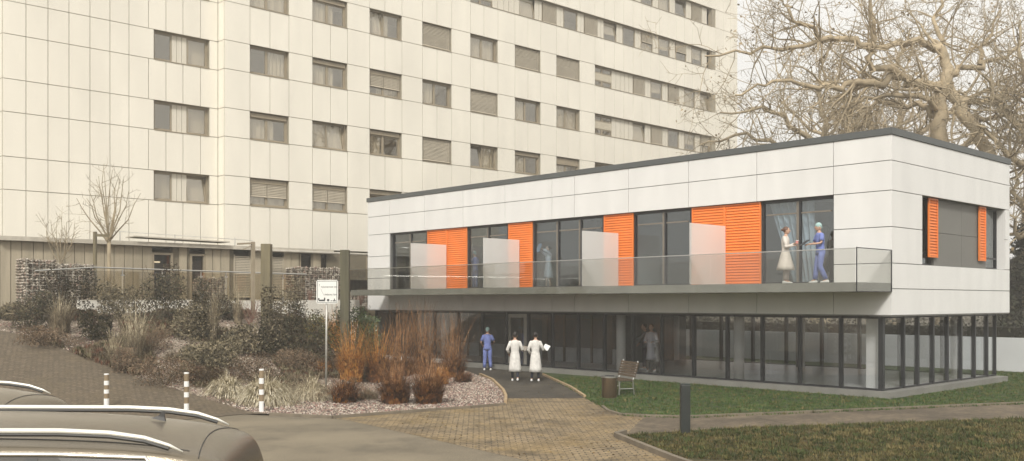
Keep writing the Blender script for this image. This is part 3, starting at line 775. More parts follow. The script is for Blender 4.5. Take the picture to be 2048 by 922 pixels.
m_bl2 = cellmat('olive_blades', [(.058, .058, .015), (.036, .038, .011), (.10, .08, .026), (.14, .10, .04), (.075, .06, .018)], 7)
visA = [G(1170, 797), G(1100, 757), Vector((A0+.05, 23.5, 0)), Vector((A0-.0, B0, 0)), Vector((A1, B0, 0)), Vector((39.8, 14.8, 0)), Vector((39.8, 10, 0)), cam(16, 24), G(2048, 810), G(1370, 838), G(1240, 833), G(1205, 817)]
mb = MB(); scatter(visA, 19000, bl_fn(mb, rg, .06, .012), rg); tag(mb.build('lawn_grass', m_bl), kind='stuff')
visB = [G(1252, 873), G(1480, 858), G(2048, 839), cam(10.5, 18), cam(9, 15.5), G(1350, 920)]
mb = MB(); scatter(visB, 22000, bl_fn(mb, rg, .055, .009), rg); tag(mb.build('olive_grass', m_bl2), kind='stuff')
def stone_fn(mb, rnd, r0, r1):
    def f(x, y, z):
        r = rnd.uniform(r0, r1); a = rnd.uniform(0, PI); c, s = math.cos(a), math.sin(a); i = len(mb.v)
        for (px, py, pz) in ((1, 0, 0), (0, .75, 0), (-1, 0, .1), (0, -.8, 0), (.1, 0, .7)):
            mb.v.append((x+r*(px*c-py*s)*rnd.uniform(.8, 1.2), y+r*(px*s+py*c), z+.012+r*pz))
        mb.f += [(i, i+1, i+4), (i+1, i+2, i+4), (i+2, i+3, i+4), (i+3, i, i+4)]
    return f
m_st = cellmat('gravel_stones', [(.30, .25, .19), (.17, .13, .10), (.50, .44, .37), (.09, .065, .055), (.24, .12, .10), (.05, .035, .03), (.34, .27, .22)], 22, 0.7)
def patch(x, y):                                    # mulch shows between drifts of stones
    q = math.sin(x*.9+1.3)*math.sin(y*.7+.4)+.5*math.sin(x*2.1-y*1.3)
    front = sm((25.0-(y-max(0, x-15)*.9))/4.0)
    return max(.22 if q > -.1 else .05, front)
mb = MB(); scatter(bed, 26000, stone_fn(mb, rg, .022, .055), rg, patch); tag(mb.build('gravel_stones', m_st), kind='stuff')
speckle(m_lawn2, 22, .6, 1.35); speckle(m_lawn, 22, .6, 1.35)
mb = MB()
def clump(x, y, z):
    for k in range(9):
        a = rg.uniform(0, 2*PI); hh = rg.uniform(.05, .12); dx, dy = math.cos(a), math.sin(a); w = .010; xx, yy = x+dx*.03, y+dy*.03
        mb.tri((xx-dy*w, yy+dx*w, z+.01), (xx+dy*w, yy-dx*w, z+.01), (xx+dx*hh*.7, yy+dy*hh*.7, z+hh))
scatter(visB, 2400, clump, rg); scatter(visA, 900, clump, rg)
tag(mb.build('coarse_grass', cellmat('coarse_blades', [(.05, .07, .016), (.09, .085, .025), (.16, .13, .05), (.035, .05, .012)], 3)), kind='stuff')
mb = MB()
def leaf_fn(x, y, z):
    a = rg.uniform(0, 2*PI); r = rg.uniform(.015, .04); c, s = math.cos(a)*r, math.sin(a)*r
    mb.quad((x+c, y+s, z+.03), (x-s*.6, y+c*.6, z+.04), (x-c, y-s, z+.03), (x+s*.6, y-c*.6, z+.045))
for pl_, nn in ((visA, 350), (visB, 260), (brick, 260), (foot, 40)): scatter(pl_, nn, leaf_fn, rg)
tag(mb.build('leaf_litter', cellmat('dead_leaves', [(.20, .12, .04), (.10, .06, .025), (.32, .24, .10)], 5)), kind='stuff')
mb = MB()
def cover(x, y, z):
    for k in range(5):
        a = rg.uniform(0, 2*PI); hh = rg.uniform(.05, .24); w = rg.uniform(.012, .03); dx, dy = math.cos(a), math.sin(a); xx, yy = x+rg.uniform(-.09, .09), y+rg.uniform(-.09, .09); l = rg.uniform(.02, .14)
        mb.quad((xx, yy, z), (xx+dx*l*.5-dy*w, yy+dy*l*.5+dx*w, z+hh*.6), (xx+dx*l, yy+dy*l, z+hh), (xx+dx*l*.5+dy*w, yy+dy*l*.5-dx*w, z+hh*.6))
scatter(bed, 11000, cover, rg, lambda x, y: 0 if patch(x, y) > .15 else 1)
tag(mb.build('ground_cover', cellmat('cover_leaf', [(.12, .085, .05), (.085, .075, .035), (.17, .13, .08), (.07, .05, .03), (.13, .06, .035), (.20, .17, .10)], 6, .8)), kind='stuff')
# ================================================================== WALLS, RAILS, GABIONS, POSTS
BWL = 36.6
m_rend = M('white_render', (0.66, 0.63, 0.56), 0.75, 0.05, .8)
wa_ = MB(); x0, x1 = aB(158, BWL), 24.9; wa_.box(x0, x1, BWL, BWL+.25, -3.0, .06)
tag(wa_.build('retaining_wall', m_rend), 'low white rendered retaining wall carrying the glass railing above the planted slope', 'wall')
rr = empty('glass_railing', (x0, BWL, .06), 0, 'glass railing with steel handrail along the top of the white retaining wall', 'railing')
hb = MB(); zr = 1.2
hb.tube([(aB(70, BWL-.3), BWL-.3, zr-.12), (aB(190, BWL-.1), BWL-.1, zr+.06), (aB(480, BWL-.06), BWL-.06, zr), (aB(613, BWL-.06), BWL-.06, zr-.02)], .028, 8); P(hb, 'handrail', m_steel, rr)
xs = [aB(u, BWL-.06) for u in (160, 245, 325, 402, 452, 504, 566, 612)]
g_rl2 = glass('garden_rail_glass', (.80, .77, .70), .04)
for i, x in enumerate(xs[1:-1]):
    k = MB(); k.box(x-.02, x+.02, BWL-.07, BWL-.03, -.12, .2); k.box(x-.02, x+.02, BWL-.07, BWL-.03, zr-.22, zr-.0)
    k.box(x-.06, x+.06, BWL-.09, BWL-.02, zr-.24, zr-.18); k.box(x-.05, x+.05, BWL-.09, BWL-.02, .1, .16); P(k, 'bracket', m_steel, rr)
for i in range(len(xs)-1):
    k = MB(); k.box(xs[i]+.03, xs[i+1]-.03, BWL-.055, BWL-.045, .1, zr-.06); P(k, 'glass_panel', g_rl2, rr)
m_gab = cellmat('gabion_stone', [(.36, .32, .26), (.24, .205, .16), (.46, .41, .34), (.15, .125, .095), (.30, .22, .175), (.09, .07, .055)], 8.5, .8)
m_wire = M('galvanised_wire', (.5, .48, .42), .4, metal=.6)
def gabion(x0, x1, y0, y1, z0, z1, label, rnd):
    o = empty('gabion_wall', (x0, y0, z0), 0, label, 'gabion wall', 'gabion walls behind the glass railing')
    core = MB(); core.box(x0+.06, x1-.06, y0+.06, y1-.06, z0, z1-.06)
    st = MB()
    def stone(c, r):
        i = len(st.v); q = [Vector((rnd.uniform(.7, 1.2)*a, rnd.uniform(.7, 1.2)*b, rnd.uniform(.7, 1.1)*c_))*r for a, b, c_ in ((1,0,0),(0,1,0),(-1,0,0),(0,-1,0),(0,0,1),(0,0,-1))]
        st.v += [tuple(c+v) for v in q]
        for a, b, d in ((0,1,4),(1,2,4),(2,3,4),(3,0,4),(1,0,5),(2,1,5),(3,2,5),(0,3,5)): st.f.append((i+a, i+b, i+d))
    x = x0
    while x < x1:
        z = z0
        while z < z1: stone(Vector((x+rnd.uniform(-.03, .03), y0+.06, z+rnd.uniform(-.03, .03))), rnd.uniform(.05, .09)); z += .1
        for k in range(3): stone(Vector((x, y0+.1+.12*k, z1-.07)), .07)
        x += .105
    y = y0
    while y < y1:
        z = z0
        while z < z1: stone(Vector((x0+.05, y, z)), .07); z += .11
        y += .12
    P(core, 'stone_core', M('gabion_core', (.09, .075, .055), .95), o); P(st, 'stone_fill', m_gab, o)
    w = MB(); n_ = int((x1-x0)/.2)
    for k in range(n_+1): xx = x0+(x1-x0)*k/n_; w.box(xx-.005, xx+.005, y0-.035, y0-.025, z0, z1)
    z = z0
    while z < z1+.01: w.box(x0, x1, y0-.045, y0-.035, z-.005, z+.005); z += .2
    P(w, 'wire_mesh', m_wire, o)
rgb = random.Random(5)
gabion(aB(585, 37.6), aB(684, 37.6), 37.6, 38.3, -.2, 1.52, 'grey stone gabion wall directly behind the square white sign', rgb)
gabion(aB(52, 38.2), aB(116, 38.2), 38.2, 39.4, -.2, 1.58, 'taller stone gabion with squared end at the far left of the railing', rgb)
gabion(aB(120, 38.6), aB(192, 38.6), 38.6, 39.3, -.2, 1.42, 'lower stone gabion behind the staked bare sapling', rgb)
gabion(aB(701, 37.9), aB(738, 37.9), 37.9, 38.5, -.3, .45, 'low gabion between the timber post and the white clinic corner', rgb)
gabion(aB(398, 38.6), aB(452, 38.6), 38.6, 39.3, -.2, 1.0, 'low gabion with reddish stones seen through the middle of the railing', rgb)
m_post = M('post_timber', (.155, .13, .075), .8, .2, 2, stretch=(5, 5, .4), bump=.3)
m_post2 = M('post_timber_dark', (.085, .078, .045), .8, .25, 2, stretch=(5, 5, .4), bump=.3)
for (u0, u1, vt, vb, D, mt, lb) in ((523, 543.5, 488, 648, 34.0, m_post, 'square brown timber post left of the sign, standing in the planted slope'), (681, 699.5, 500, 632, 35.0, m_post2, 'darker square timber post right behind the white sign')):
    c = ray((u0+u1)/2, 603)*D; w = (u1-u0)/FX*D/2; 
    zt = (HV-vt)/FX*D; zb = ground_h(c.x, c.y)-.1
    mb = MB(); mb.obox((c.x, c.y, (zt+zb)/2), Vector((FB, -FA, 0))*w*.93, Vector((FA, FB, 0))*w*.93, Vector((0, 0, (zt-zb)/2)))
    o = mb.build('timber_post', mt); bevel(o, .012); tag(o, lb, 'post', 'square timber posts'); 
# steel canopy bracket post
c = ray(506, 603)*37.2
mb = MB(); mb.box(c.x-.06, c.x+.06, c.y-.06, c.y+.06, -.6, 2.30); mb.obox((c.x-.3, c.y, 2.22), Vector((.34, 0, .03)), Vector((0, .05, 0)), Vector((0, 0, .035))); mb.obox((c.x-.22, c.y, 2.08), Vector((.2, 0, .09)), Vector((0, .02, 0)), Vector((0, 0, .015)))
tag(mb.build('bracket_post', m_wf), 'slim bronze post with short bracket arm left of the timber post', 'post')
# far white boundary wall and hedge
mb = MB(); mb.box(40.0, 40.25, -6, 37, GZ-.3, -1.42); tag(mb.build('boundary_wall', M('boundary_white', (.52, .53, .53), .7, .06, .6)), 'white boundary wall at the right edge behind the clinic and seen through its glass', 'wall')
# ================================================================== STREET THINGS
def frame_at(u, v, D=None):
    p = G(u, v) if D is None else Vector((*(ray(u, 603)*D).xy, 0))
    if D is not None: p.z = ground_h(p.x, p.y)
    return p
m_red = M('bollard_brown', (.235, .175, .105), .5, .1)
for (u, vt, vb, lb) in ((213, 748, 815, 'leftmost white banded bollard, standing clear left of the others behind the car'), (373, 745, 829, 'middle white banded bollard beside the cobbled path'), (523, 738, 825, 'right white banded bollard in front of the large pale grass tuft')):
    p = G(u, vb); D = FA*p.x+FB*p.y; h = (vb-vt)/FX*D; r = 5.0/FX*D*.95
    o = empty('bollard', p, 0, lb, 'bollard', 'banded bollards along the parking edge')
    mb = MB(); mb.tube([(0, 0, -.05), (0, 0, h*.965)], r, 16); mb.build('post', m_red, o)
    for z0, z1 in ((.0, .26), (.41, .53), (.66, .79), (.965, 1.0)): mb = MB(); mb.tube([(0, 0, h*z0+.0), (0, 0, h*z1)], r*1.04, 16); mb.build('white_band', m_white, o)
# fire lane sign
p = G(652, 792); D = FA*p.x+FB*p.y
sg = empty('parking_sign', p, YAW, 'square white notice sign with black letters and symbols on a tall grey pole', 'sign')
k = D/FX; z0s = (HV-607)*k-p.z; z1s = (HV-560)*k-p.z; cx = (655-652)*k; hw = 21.5*k
mb = MB(); mb.tube([(0, 0, -.1), (.02, 0, z1s-.1)], .03, 12); mb.build('pole', M('galvanised_pole', (.42, .41, .37), .45, .15, 8, metal=.5), sg, smooth=True)
def rrect(mb, x0, x1, z0, z1, y0, y1, r, n=5):
    pts = []
    for cx_, cz, a0 in ((x1-r, z0+r, -PI/2), (x1-r, z1-r, 0), (x0+r, z1-r, PI/2), (x0+r, z0+r, PI)):
        for i in range(n+1): a = a0+PI/2*i/n; pts.append((cx_+r*math.cos(a), cz+r*math.sin(a)))
    mb.rings([[(x, y0, z) for x, z in pts], [(x, y1, z) for x, z in pts]]); return mb
rrect(MB(), cx-hw, cx+hw, z0s, z1s, -.06, -.035, .06).build('sign_plate', M('sign_white', (.72, .72, .68), .45, .02), sg)
m_ink = M('sign_ink', (.02, .02, .02), .5)
b1 = MB(); q = .028
for (xa, xb, za, zb) in ((cx-hw+q, cx+hw-q, z0s+q, z0s+q+.012), (cx-hw+q, cx+hw-q, z1s-q-.012, z1s-q), (cx-hw+q, cx-hw+q+.012, z0s+q+.013, z1s-q-.013), (cx+hw-q-.012, cx+hw-q, z0s+q+.013, z1s-q-.013)): b1.box(xa, xb, -.063, -.0605, za, zb)
b1.build('border', m_ink, sg)
def text(body, size, x, z, parent, mat, name='lettering', y=-.0632, align='CENTER'):
    cu = bpy.data.curves.new(name, 'FONT'); cu.body = body; cu.size = size; cu.align_x = align; cu.extrude = .001
    o = bpy.data.objects.new(name, cu); COL.objects.link(o)
    dg = bpy.context.evaluated_depsgraph_get(); me = bpy.data.meshes.new_from_object(o.evaluated_get(dg)); bpy.data.objects.remove(o)
    o = bpy.data.objects.new(name, me); COL.objects.link(o); me.materials.clear(); me.materials.append(mat)
    o.parent = parent; o.location = (x, y, z); o.rotation_euler = (PI/2, 0, 0); return o
H_ = z1s-z0s
text('FLÄCHE FÜR DIE', .062, cx+.055, z1s-.33*H_, sg, m_ink); text('FREIHALTEN', .062, cx+.10, z1s-.655*H_, sg, m_ink); text('!', .09, cx-hw+.09, z1s-.27*H_, sg, m_ink)
ic = MB(); zi = z0s+.10*H_
ic.box(cx-.24, cx-.06, -.063, -.061, zi, zi+.045); ic.box(cx-.26, cx-.22, -.063, -.061, zi+.03, zi+.09); ic.box(cx-.09, cx-.05, -.063, -.061, zi+.04, zi+.10)
ic.tube([(cx+.03, -.0635, zi+.03), (cx+.03, -.061, zi+.03)], .036, 14); ic.box(cx+.10, cx+.15, -.063, -.061, zi+.0, zi+.02); ic.box(cx+.17, cx+.25, -.063, -.061, zi-.005, zi+.025); ic.box(cx+.2, cx+.225, -.063, -.061, zi+.03, zi+.075)
ic.obox((cx-.135, -.062, z1s-.52*H_), Vector((.05, 0, -.10)), Vector((0, .001, 0)), Vector((.002, 0, .001)))
ic.build('pictogram', m_ink, sg)
# dark lamp bollard
p = G(1370, 868); D = FA*p.x+FB*p.y; k = D/FX
lb_ = empty('path_bollard', p, YAW, 'thick square black bollard standing at the lawn edge in the foreground', 'bollard')
mb = MB(); w = 9.3*k; mb.box(-w, w, -w, w, -.05, 98*k); o = mb.build('post', M('bollard_black', (.018, .022, .02), .45, .1), lb_); bevel(o, .01)
mb = MB(); mb.box(-w*.94, w*.94, -w*.94, w*.94, 98*k+.002, 101*k); o = mb.build('cap', M('bollard_cap', (.03, .04, .037), .35), lb_)
# bin
p = G(1219, 797); D = FA*p.x+FB*p.y; k = D/FX
bn = empty('litter_bin', p, 0, 'round brown steel litter bin with bright metal rim beside the bench', 'litter bin')
m_bin = M('bin_steel', (.16, .115, .07), .3, .12, 4, metal=.75, stretch=(4, 4, .5))
mb = MB(); mb.tube([(0, 0, -.02), (0, 0, .04), (0, 0, 42*k)], [14.5*k, 15.5*k, 15.5*k], 28, cap=False); mb.build('bin_body', m_bin, bn, smooth=True)
mb = MB(); mb.tube([(0, 0, 42*k), (0, 0, 44.5*k)], 17*k, 28); mb.build('lid_rim', m_steel, bn, smooth=False)
mb = MB(); mb.tube([(0, 0, 44.6*k), (0, 0, 46*k)], [10*k, 9*k], 20); mb.build('ash_tray', m_frame, bn)
# bench, seen from its end
p = G(1250, 788); D = FA*p.x+FB*p.y
bh = empty('park_bench', p, YAW-math.radians(72), 'brown slatted bench with steel legs beside the litter bin', 'bench')
m_wood = M('bench_wood', (.075, .05, .028), .6, .2, 3)
mb = MB()
for i in range(6): y = -.05-.42+i*.082; mb.box(-.6, .6, y, y+.06, .44, .47)
mb.build('seat', m_wood, bh)
mb = MB()
for i in range(6): z = .56+i*.075; y = .05+i*.022; mb.obox((0, y, z), Vector((.6, 0, 0)), Vector((0, .012, .0)), Vector((0, .009, .03)))
mb.build('backrest', m_wood, bh)
for sx in (-.5, .5):
    mb = MB(); mb.tube([(sx, -.42, 0), (sx, -.40, .43)], .022, 8); mb.tube([(sx, .06, 0), (sx, .02, .43), (sx, .06, .55), (sx, .19, 1.0)], .022, 8); mb.tube([(sx, -.42, .425), (sx, .04, .425)], .02, 8); mb.tube([(sx, -.41, .2), (sx, .04, .2)], .014, 8); mb.build('leg', m_steel, bh)
# ================================================================== CARS
m_car = M('car_paint_hazed', (.21, .178, .132), .24, .05, .6, metal=.6, bump=.08, bscale=90)  # brown haze of this corner is mixed into the paint colour
m_carglass = M('car_glass', (.05, .042, .03), .06, .05, spec=.8)
m_trim = M('polished_trim', (.85, .82, .74), .25, .02, metal=.9)
m_rail = M('rail_silver', (.80, .78, .70), .35, .02, metal=.35)
m_dark = M('car_black', (.03, .028, .025), .5)
m_tyre = M('tyre', (.02, .02, .02), .85)
def wagon(loc, rz, label):
    c = empty('parked_car', loc, rz, label, 'car', 'estate cars parked at the lower left')
    st = [(-2.36, .72, .30, .60, .80), (-2.30, .84, .24, .66, .93), (-2.1, .89, .22, .66, .97), (-1.2, .91, .2, .66, .95), (0, .91, .2, .66, .92), (.9, .91, .2, .65, .90), (1.35, .90, .2, .64, .88), (2.0, .87, .22, .60, .76), (2.3, .74, .26, .5, .64), (2.38, .55, .32, .45, .55)]
    mb = MB(); rings = []
    for x, w, zl, zm, zt in st:
        half = [(w*.80, zl), (w*.96, zl+.08), (w, (zl+zm)/2), (w, zm), (w*.97, zt-.05), (w*.9, zt), (w*.45, zt+.02), (0, zt+.025)]
        rings.append([(x, -y, z) for y, z in half]+[(x, y, z) for y, z in half[::-1][1:]])
    mb.rings(rings); o = mb.build('body', m_car, c, smooth=True); fix_normals(o)
    md = o.modifiers.new('s', 'SUBSURF'); md.levels = md.render_levels = 1
    # greenhouse: x, belt half-width, belt z, roof-edge half-width, roof-edge z, crown z
    gh = [(-2.37, .70, .93, .62, 1.02, 1.05), (-2.34, .76, .95, .58, 1.20, 1.24), (-2.30, .79, .95, .56, 1.31, 1.345), (-2.22, .80, .95, .57, 1.372, 1.425), (-1.9, .81, .95, .60, 1.422, 1.505), (-1.4, .82, .94, .625, 1.45, 1.56), (-.6, .82, .93, .64, 1.465, 1.585), (.2, .82, .92, .635, 1.46, 1.575), (.7, .80, .91, .58, 1.42, 1.465), (1.1, .78, .90, .58, 1.22, 1.26), (1.55, .75, .88, .60, .93, .95)]
    mb = MB(); rings = []; 
    for x, yb, zb, yr, zr_, zc in gh:
        def L(t): return (yb+(yr+.055-yb)*t, zb+(zr_-.045-zb)*t)
        half = [(yb, zb-.08), L(0), L(.5), L(.93), (yr+.045, zr_-.018), (yr, zr_), (yr-.10, zr_+.022), (yr*.45, zr_+(zc-zr_)*.82), (0, zc)]
        rings.append([(x, -y, z) for y, z in half]+[(x, y, z) for y, z in half[::-1][1:]])
    mb.rings(rings); o = mb.build('roof', m_car, c, smooth=True); fix_normals(o)
    md = o.modifiers.new('s', 'SUBSURF'); md.levels = md.render_levels = 2
    dg = bpy.context.evaluated_depsgraph_get(); bt = BVHTree.FromObject(o, dg)
    def seam(path, r, name):
        pts = []
        for x, y in path:
            h = bt.ray_cast(Vector((x, y, 3)), Vector((0, 0, -1)))
            if h[0] is not None: pts.append(h[0]+Vector((0, 0, .0005)))
        t = MB(); t.tube(pts, r, 5); t.build(name, m_dark, c)
    seam([(-2.185+.05*math.cos(k/20*PI-PI/2), -.6+1.2*k/20) for k in range(21)], .0045, 'tailgate_seam')
    for s in (-1, 1): seam([(-2.12+2.9*k/30, s*.545) for k in range(31)], .004, 'roof_groove')
    seam([(-.55, -.5+k/10) for k in range(11)], .004, 'sunroof_seam')
    for s in (-1, 1):
        mb = MB(); tl = []; bl = []
        for x, yb, zb, yr, zr_, zc in gh[2:-1]:
            xx = x if x > -2.1 else -2.02
            tt = .985 if -1.95 < x < .9 else (.72 if x < 0 else .85)
            tl.append((xx, s*(yb+(yr+.055-yb)*tt+.012), zb+(zr_-.045-zb)*tt)); bl.append((xx, s*(yb+.014), zb+.03))
        for i in range(len(tl)-1): mb.quad(bl[i], bl[i+1], tl[i+1], tl[i])
        w = mb.build('side_window', m_carglass, c)
        t = MB(); path = [(-2.06, s*.815, .98), (-2.03, s*.76, 1.13)]+[(p_[0], p_[1]+s*.006, p_[2]+.006) for p_ in tl[1:]]
        t.tube(path, .013, 8); t.build('chrome_trim', m_trim, w, smooth=True)
        for xb_ in (-1.25, -.15): t = MB(); t.box(xb_-.03, xb_+.03, s*.60, s*.835, .96, .97); 
        pl_ = MB()
        for xb_ in (-1.28, -.15): pl_.quad((xb_-.035, s*.842, .96), (xb_+.035, s*.842, .96), (xb_+.045, s*.705, 1.385), (xb_-.025, s*.705, 1.385))
        pl_.build('door_pillar', m_dark, w)
        r = MB(); yy = s*.625
        pts = [(-2.10, yy, 1.40), (-2.02, yy, 1.44), (-1.88, yy, 1.485), (-1.68, yy, 1.515), (-1.4, yy, 1.53), (-.5, yy, 1.54), (.3, yy, 1.53), (.6, yy, 1.50), (.75, yy, 1.45)]
        r.tube(pts, [.005, .010, .013, .015, .016, .016, .016, .014, .008], 10); o = r.build('roof_rail', m_rail, c, smooth=True)
        r = MB(); r.tube([(x, y-s*.0, z-.022) for x, y, z in pts[1:-1]], .012, 6); r.build('rail_gasket', m_dark, o)
        for xw in (-1.45, 1.42):
            wh = MB(); wh.tube([(xw, s*.70, .31), (xw, s*.905, .31)], .315, 28); wo = wh.build('wheel', m_tyre, c)
            rm_ = MB(); rm_.tube([(xw, s*.90, .31), (xw, s*.915, .31)], .21, 24); rm_.build('rim', m_steel, wo)
        hl = MB(); hl.ball((2.18, s*.62, .62), .16, .16, .08); hl.build('headlight', m_steel, c, smooth=True)
        tlp = MB(); tlp.ball((-2.30, s*.70, .78), .08, .14, .12); tlp.build('tail_light', M('tail_red', (.35, .02, .015), .2), c, smooth=True)
    fn = MB(); fn.rings([[(-2.08, -.022, 1.42), (-2.08, .022, 1.42), (-1.93, .01, 1.455), (-1.93, -.01, 1.455)], [(-2.07, -.010, 1.465), (-2.07, .010, 1.465), (-2.0, .005, 1.475), (-2.0, -.005, 1.475)], [(-2.075, -.003, 1.525), (-2.075, .003, 1.525), (-2.055, .002, 1.53), (-2.055, -.002, 1.53)]])
    fn.v = [((x+2.0)*.62-1.78, y*.7, (z-1.45)*.6+1.525) for x, y, z in fn.v]
    fn.build('shark_antenna', m_dark, c)
    rw = MB(); rw.quad((-2.365, -.62, .99), (-2.365, .62, .99), (-2.20, .52, 1.31), (-2.20, -.52, 1.31)); rw.build('rear_window', m_carglass, c)
    ws = MB(); ws.quad((1.50, -.66, .96), (1.50, .66, .96), (.76, .54, 1.43), (.76, -.54, 1.43)); ws.build('windscreen', m_carglass, c)
    sp = MB(); sp.box(-2.262, -2.255, -.5, .5, 1.325, 1.335); sp.build('spoiler_seam', m_dark, c)
    return c
wagon(cam(-4.08, 6.15, -2.285), YAW+PI+.075, 'nearest haze-browned estate car with silver roof rails in the lower left corner')
wagon(cam(-6.9, 9.4, -2.36), YAW+PI+.02, 'second haze-browned estate car beyond the nearest, only its tail showing at left edge')
# ================================================================== TREES
def jit(r, s): return Vector((r.uniform(-s, s), r.uniform(-s, s), r.uniform(-s, s)))
def grow(mb, p, d, L, r, lvl, R, tips, up=0.05, wig=.28, kids=(7, 6, 4), rmin=.012, spread=1.0):
    n = max(3, int(L/0.45)) if lvl < 2 else 3
    pts = [p.copy()]; rs = [r]; dd = d.normalized()
    for i in range(n):
        dd = (dd+jit(R, wig)+Vector((0, 0, up))).normalized(); p = p+dd*(L/n); pts.append(p.copy()); rs.append(max(rmin*.6, r*(1-.75*(i+1)/n)))
    mb.tube(pts, rs, 6 if lvl == 0 else (4 if lvl == 1 else 3), cap=False)
    if lvl >= len(kids): tips.append(pts[-1]); return
    for k in range(kids[lvl]):
        t = R.uniform(.18, 1.0); i = min(n-1, int(t*n)); q = pts[i].lerp(pts[i+1], t*n-i)
        ax = (pts[i+1]-pts[i]).normalized(); side = ax.orthogonal().normalized(); side.rotate(Matrix.Rotation(R.uniform(0, 2*PI), 3, ax))
        nd = (ax*R.uniform(.4, 1.0)+side*spread).normalized()
        grow(mb, q, nd, L*R.uniform(.32, .6)*(1-.35*t), max(rmin, rs[i]*R.uniform(.4, .62)), lvl+1, R, tips, up, wig, kids, rmin, spread)
def along(mb, pts, rs, R, tips, n_kids, Lk, kids=(5, 4), up=.04, rmin=.014, wig=.3):
    mb.tube(pts, rs, 8, cap=False)
    tot = len(pts)-1
    for k in range(n_kids):
        t = R.uniform(.08, 1.0)*tot; i = min(tot-1, int(t)); q = pts[i].lerp(pts[i+1], t-i)
        ax = (pts[i+1]-pts[i]).normalized(); side = ax.orthogonal().normalized(); side.rotate(Matrix.Rotation(R.uniform(0, 2*PI), 3, ax))
        nd = (ax*R.uniform(.3, .9)+side).normalized(); rr = rs[i]+(rs[i+1]-rs[i])*(t-i)
        grow(mb, q, nd, Lk*R.uniform(.5, 1.2), max(rmin*1.5, rr*R.uniform(.3, .5)), 0, R, tips, up, wig, kids, rmin)
def leaves(tips, R, size, per, prob):
    mb = MB()
    for t in tips:
        if R.random() > prob: continue
        for k in range(per):
            c = t+jit(R, .18); a, b = jit(R, size), jit(R, size); mb.quad(c-a, c-b, c+a, c+b)
    return mb
m_bark = M('pale_bark', (.37, .295, .19), .85, .25, 1.5, bump=.4, bscale=8)
m_bark2 = M('grey_bark', (.32, .26, .17), .85, .25, 1.5)
m_dry = cellmat('dry_leaves', [(.28, .21, .12), (.20, .15, .085), (.36, .28, .17)], 3)
def smooth_line(pix, R, wob=.25):
    pts = [ray(u, v)*D for (u, v, D) in pix]; out = []
    for i in range(len(pts)-1):
        for k in range(3): out.append(pts[i].lerp(pts[i+1], k/3)+(jit(R, wob*.5) if k else Vector((0, 0, 0))))
    return out+[pts[-1]]
def lerp_r(r0, r1, n): return [r0+(r1-r0)*i/(n-1) for i in range(n)]
def big_tree(label, D0, trunk, limbs, seed, group='bare trees behind the clinic', nk=13, Lk=3.6, kids=(5, 3), bark=None):
    R = random.Random(seed); b = ray(trunk[0][0], 603)*D0; base = Vector((b.x, b.y, ground_h(b.x, b.y)-.1))
    o = empty('bare_tree', base, 0, label, 'tree', group)
    tr = MB(); pts = [base]+smooth_line(trunk, R, .3); tr.tube(pts, lerp_r(.62, .30, len(pts)), 12, cap=False)
    P(tr, 'trunk', bark or m_bark, o, smooth=True)
    cr = MB(); tips = []
    for (r0, r1, nkk, pix) in limbs:
        pts = smooth_line(pix, R, .5); along(cr, pts, lerp_r(r0, r1, len(pts)), R, tips, nkk, Lk, kids)
    P(cr, 'crown', bark or m_bark, o, smooth=True)
    P(leaves(tips, R, .065, 2, .3), 'dry_leaves', m_dry, o)
    return o
D = 50
big_tree('largest bare tree with thick twisted trunk and wide limbs, above the pavilion roof at right', 50,
  [(1893, 560, D), (1890, 400, D), (1884, 300, D), (1884, 235, D), (1880, 180, D)],
  [(.34, .24, 3, [(1884, 185, D), (1897, 140, D), (1882, 96, D)]), (.22, .05, 20, [(1882, 96, D), (1845, 88, D-.5), (1800, 82, D-1), (1745, 92, D-2), (1735, 120, D-2.5), (1740, 145, D-2.5)]),
   (.26, .12, 12, [(1882, 172, D), (1835, 165, D-1), (1800, 150, D-1.6), (1745, 138, D-2), (1733, 95, D-2.4)]),
   (.20, .04, 26, [(1800, 155, D-1.5), (1745, 165, D-2.4), (1690, 168, D-3), (1640, 178, D-3.6), (1590, 165, D-4.2), (1530, 172, D-4.8), (1470, 190, D-5)]),
   (.18, .04, 26, [(1745, 92, D-2), (1690, 78, D-2.4), (1640, 80, D-2.6), (1580, 95, D-3), (1500, 108, D-3.6), (1410, 112, D-4)]),
   (.12, .03, 14, [(1640, 80, D-2.6), (1628, 55, D-3), (1592, 45, D-3.4), (1585, 15, D-3.6), (1540, -10, D-4)]),
   (.16, .05, 16, [(1884, 100, D), (1878, 70, D+.5), (1870, 30, D+1), (1890, -20, D+1.5)]),
   (.13, .05, 12, [(1742, 92, D-2), (1748, 40, D-2), (1745, -20, D-2)]),
   (.30, .36, 5, [(1895, 165, D), (1915, 200, D-.3), (1935, 240, D-.8), (1975, 300, D-1.2), (1990, 340, D-1.4)]),
   (.20, .06, 22, [(1915, 205, D-.4), (1960, 205, D-1), (2010, 192, D-1.5), (2070, 200, D-2), (2130, 180, D-2)]),
   (.18, .05, 20, [(1900, 150, D), (1940, 135, D+.6), (1985, 120, D+1), (2050, 85, D+1.4), (2100, 60, D+2)]),
   (.20, .06, 20, [(1884, 240, D), (1850, 215, D+1), (1800, 205, D+2), (1740, 215, D+3), (1660, 235, D+4)]),
   (.16, .05, 18, [(1884, 215, D), (1830, 190, D-1), (1770, 190, D-1.5), (1700, 215, D-2), (1640, 245, D-2.4)]),
   (.16, .05, 16, [(1930, 235, D-.7), (1985, 235, D-1.2), (2060, 225, D-2)]), (.14, .04, 14, [(1960, 130, D+.8), (1975, 80, D+1), (2000, 20, D+1.5)])], 11)
D2 = 57
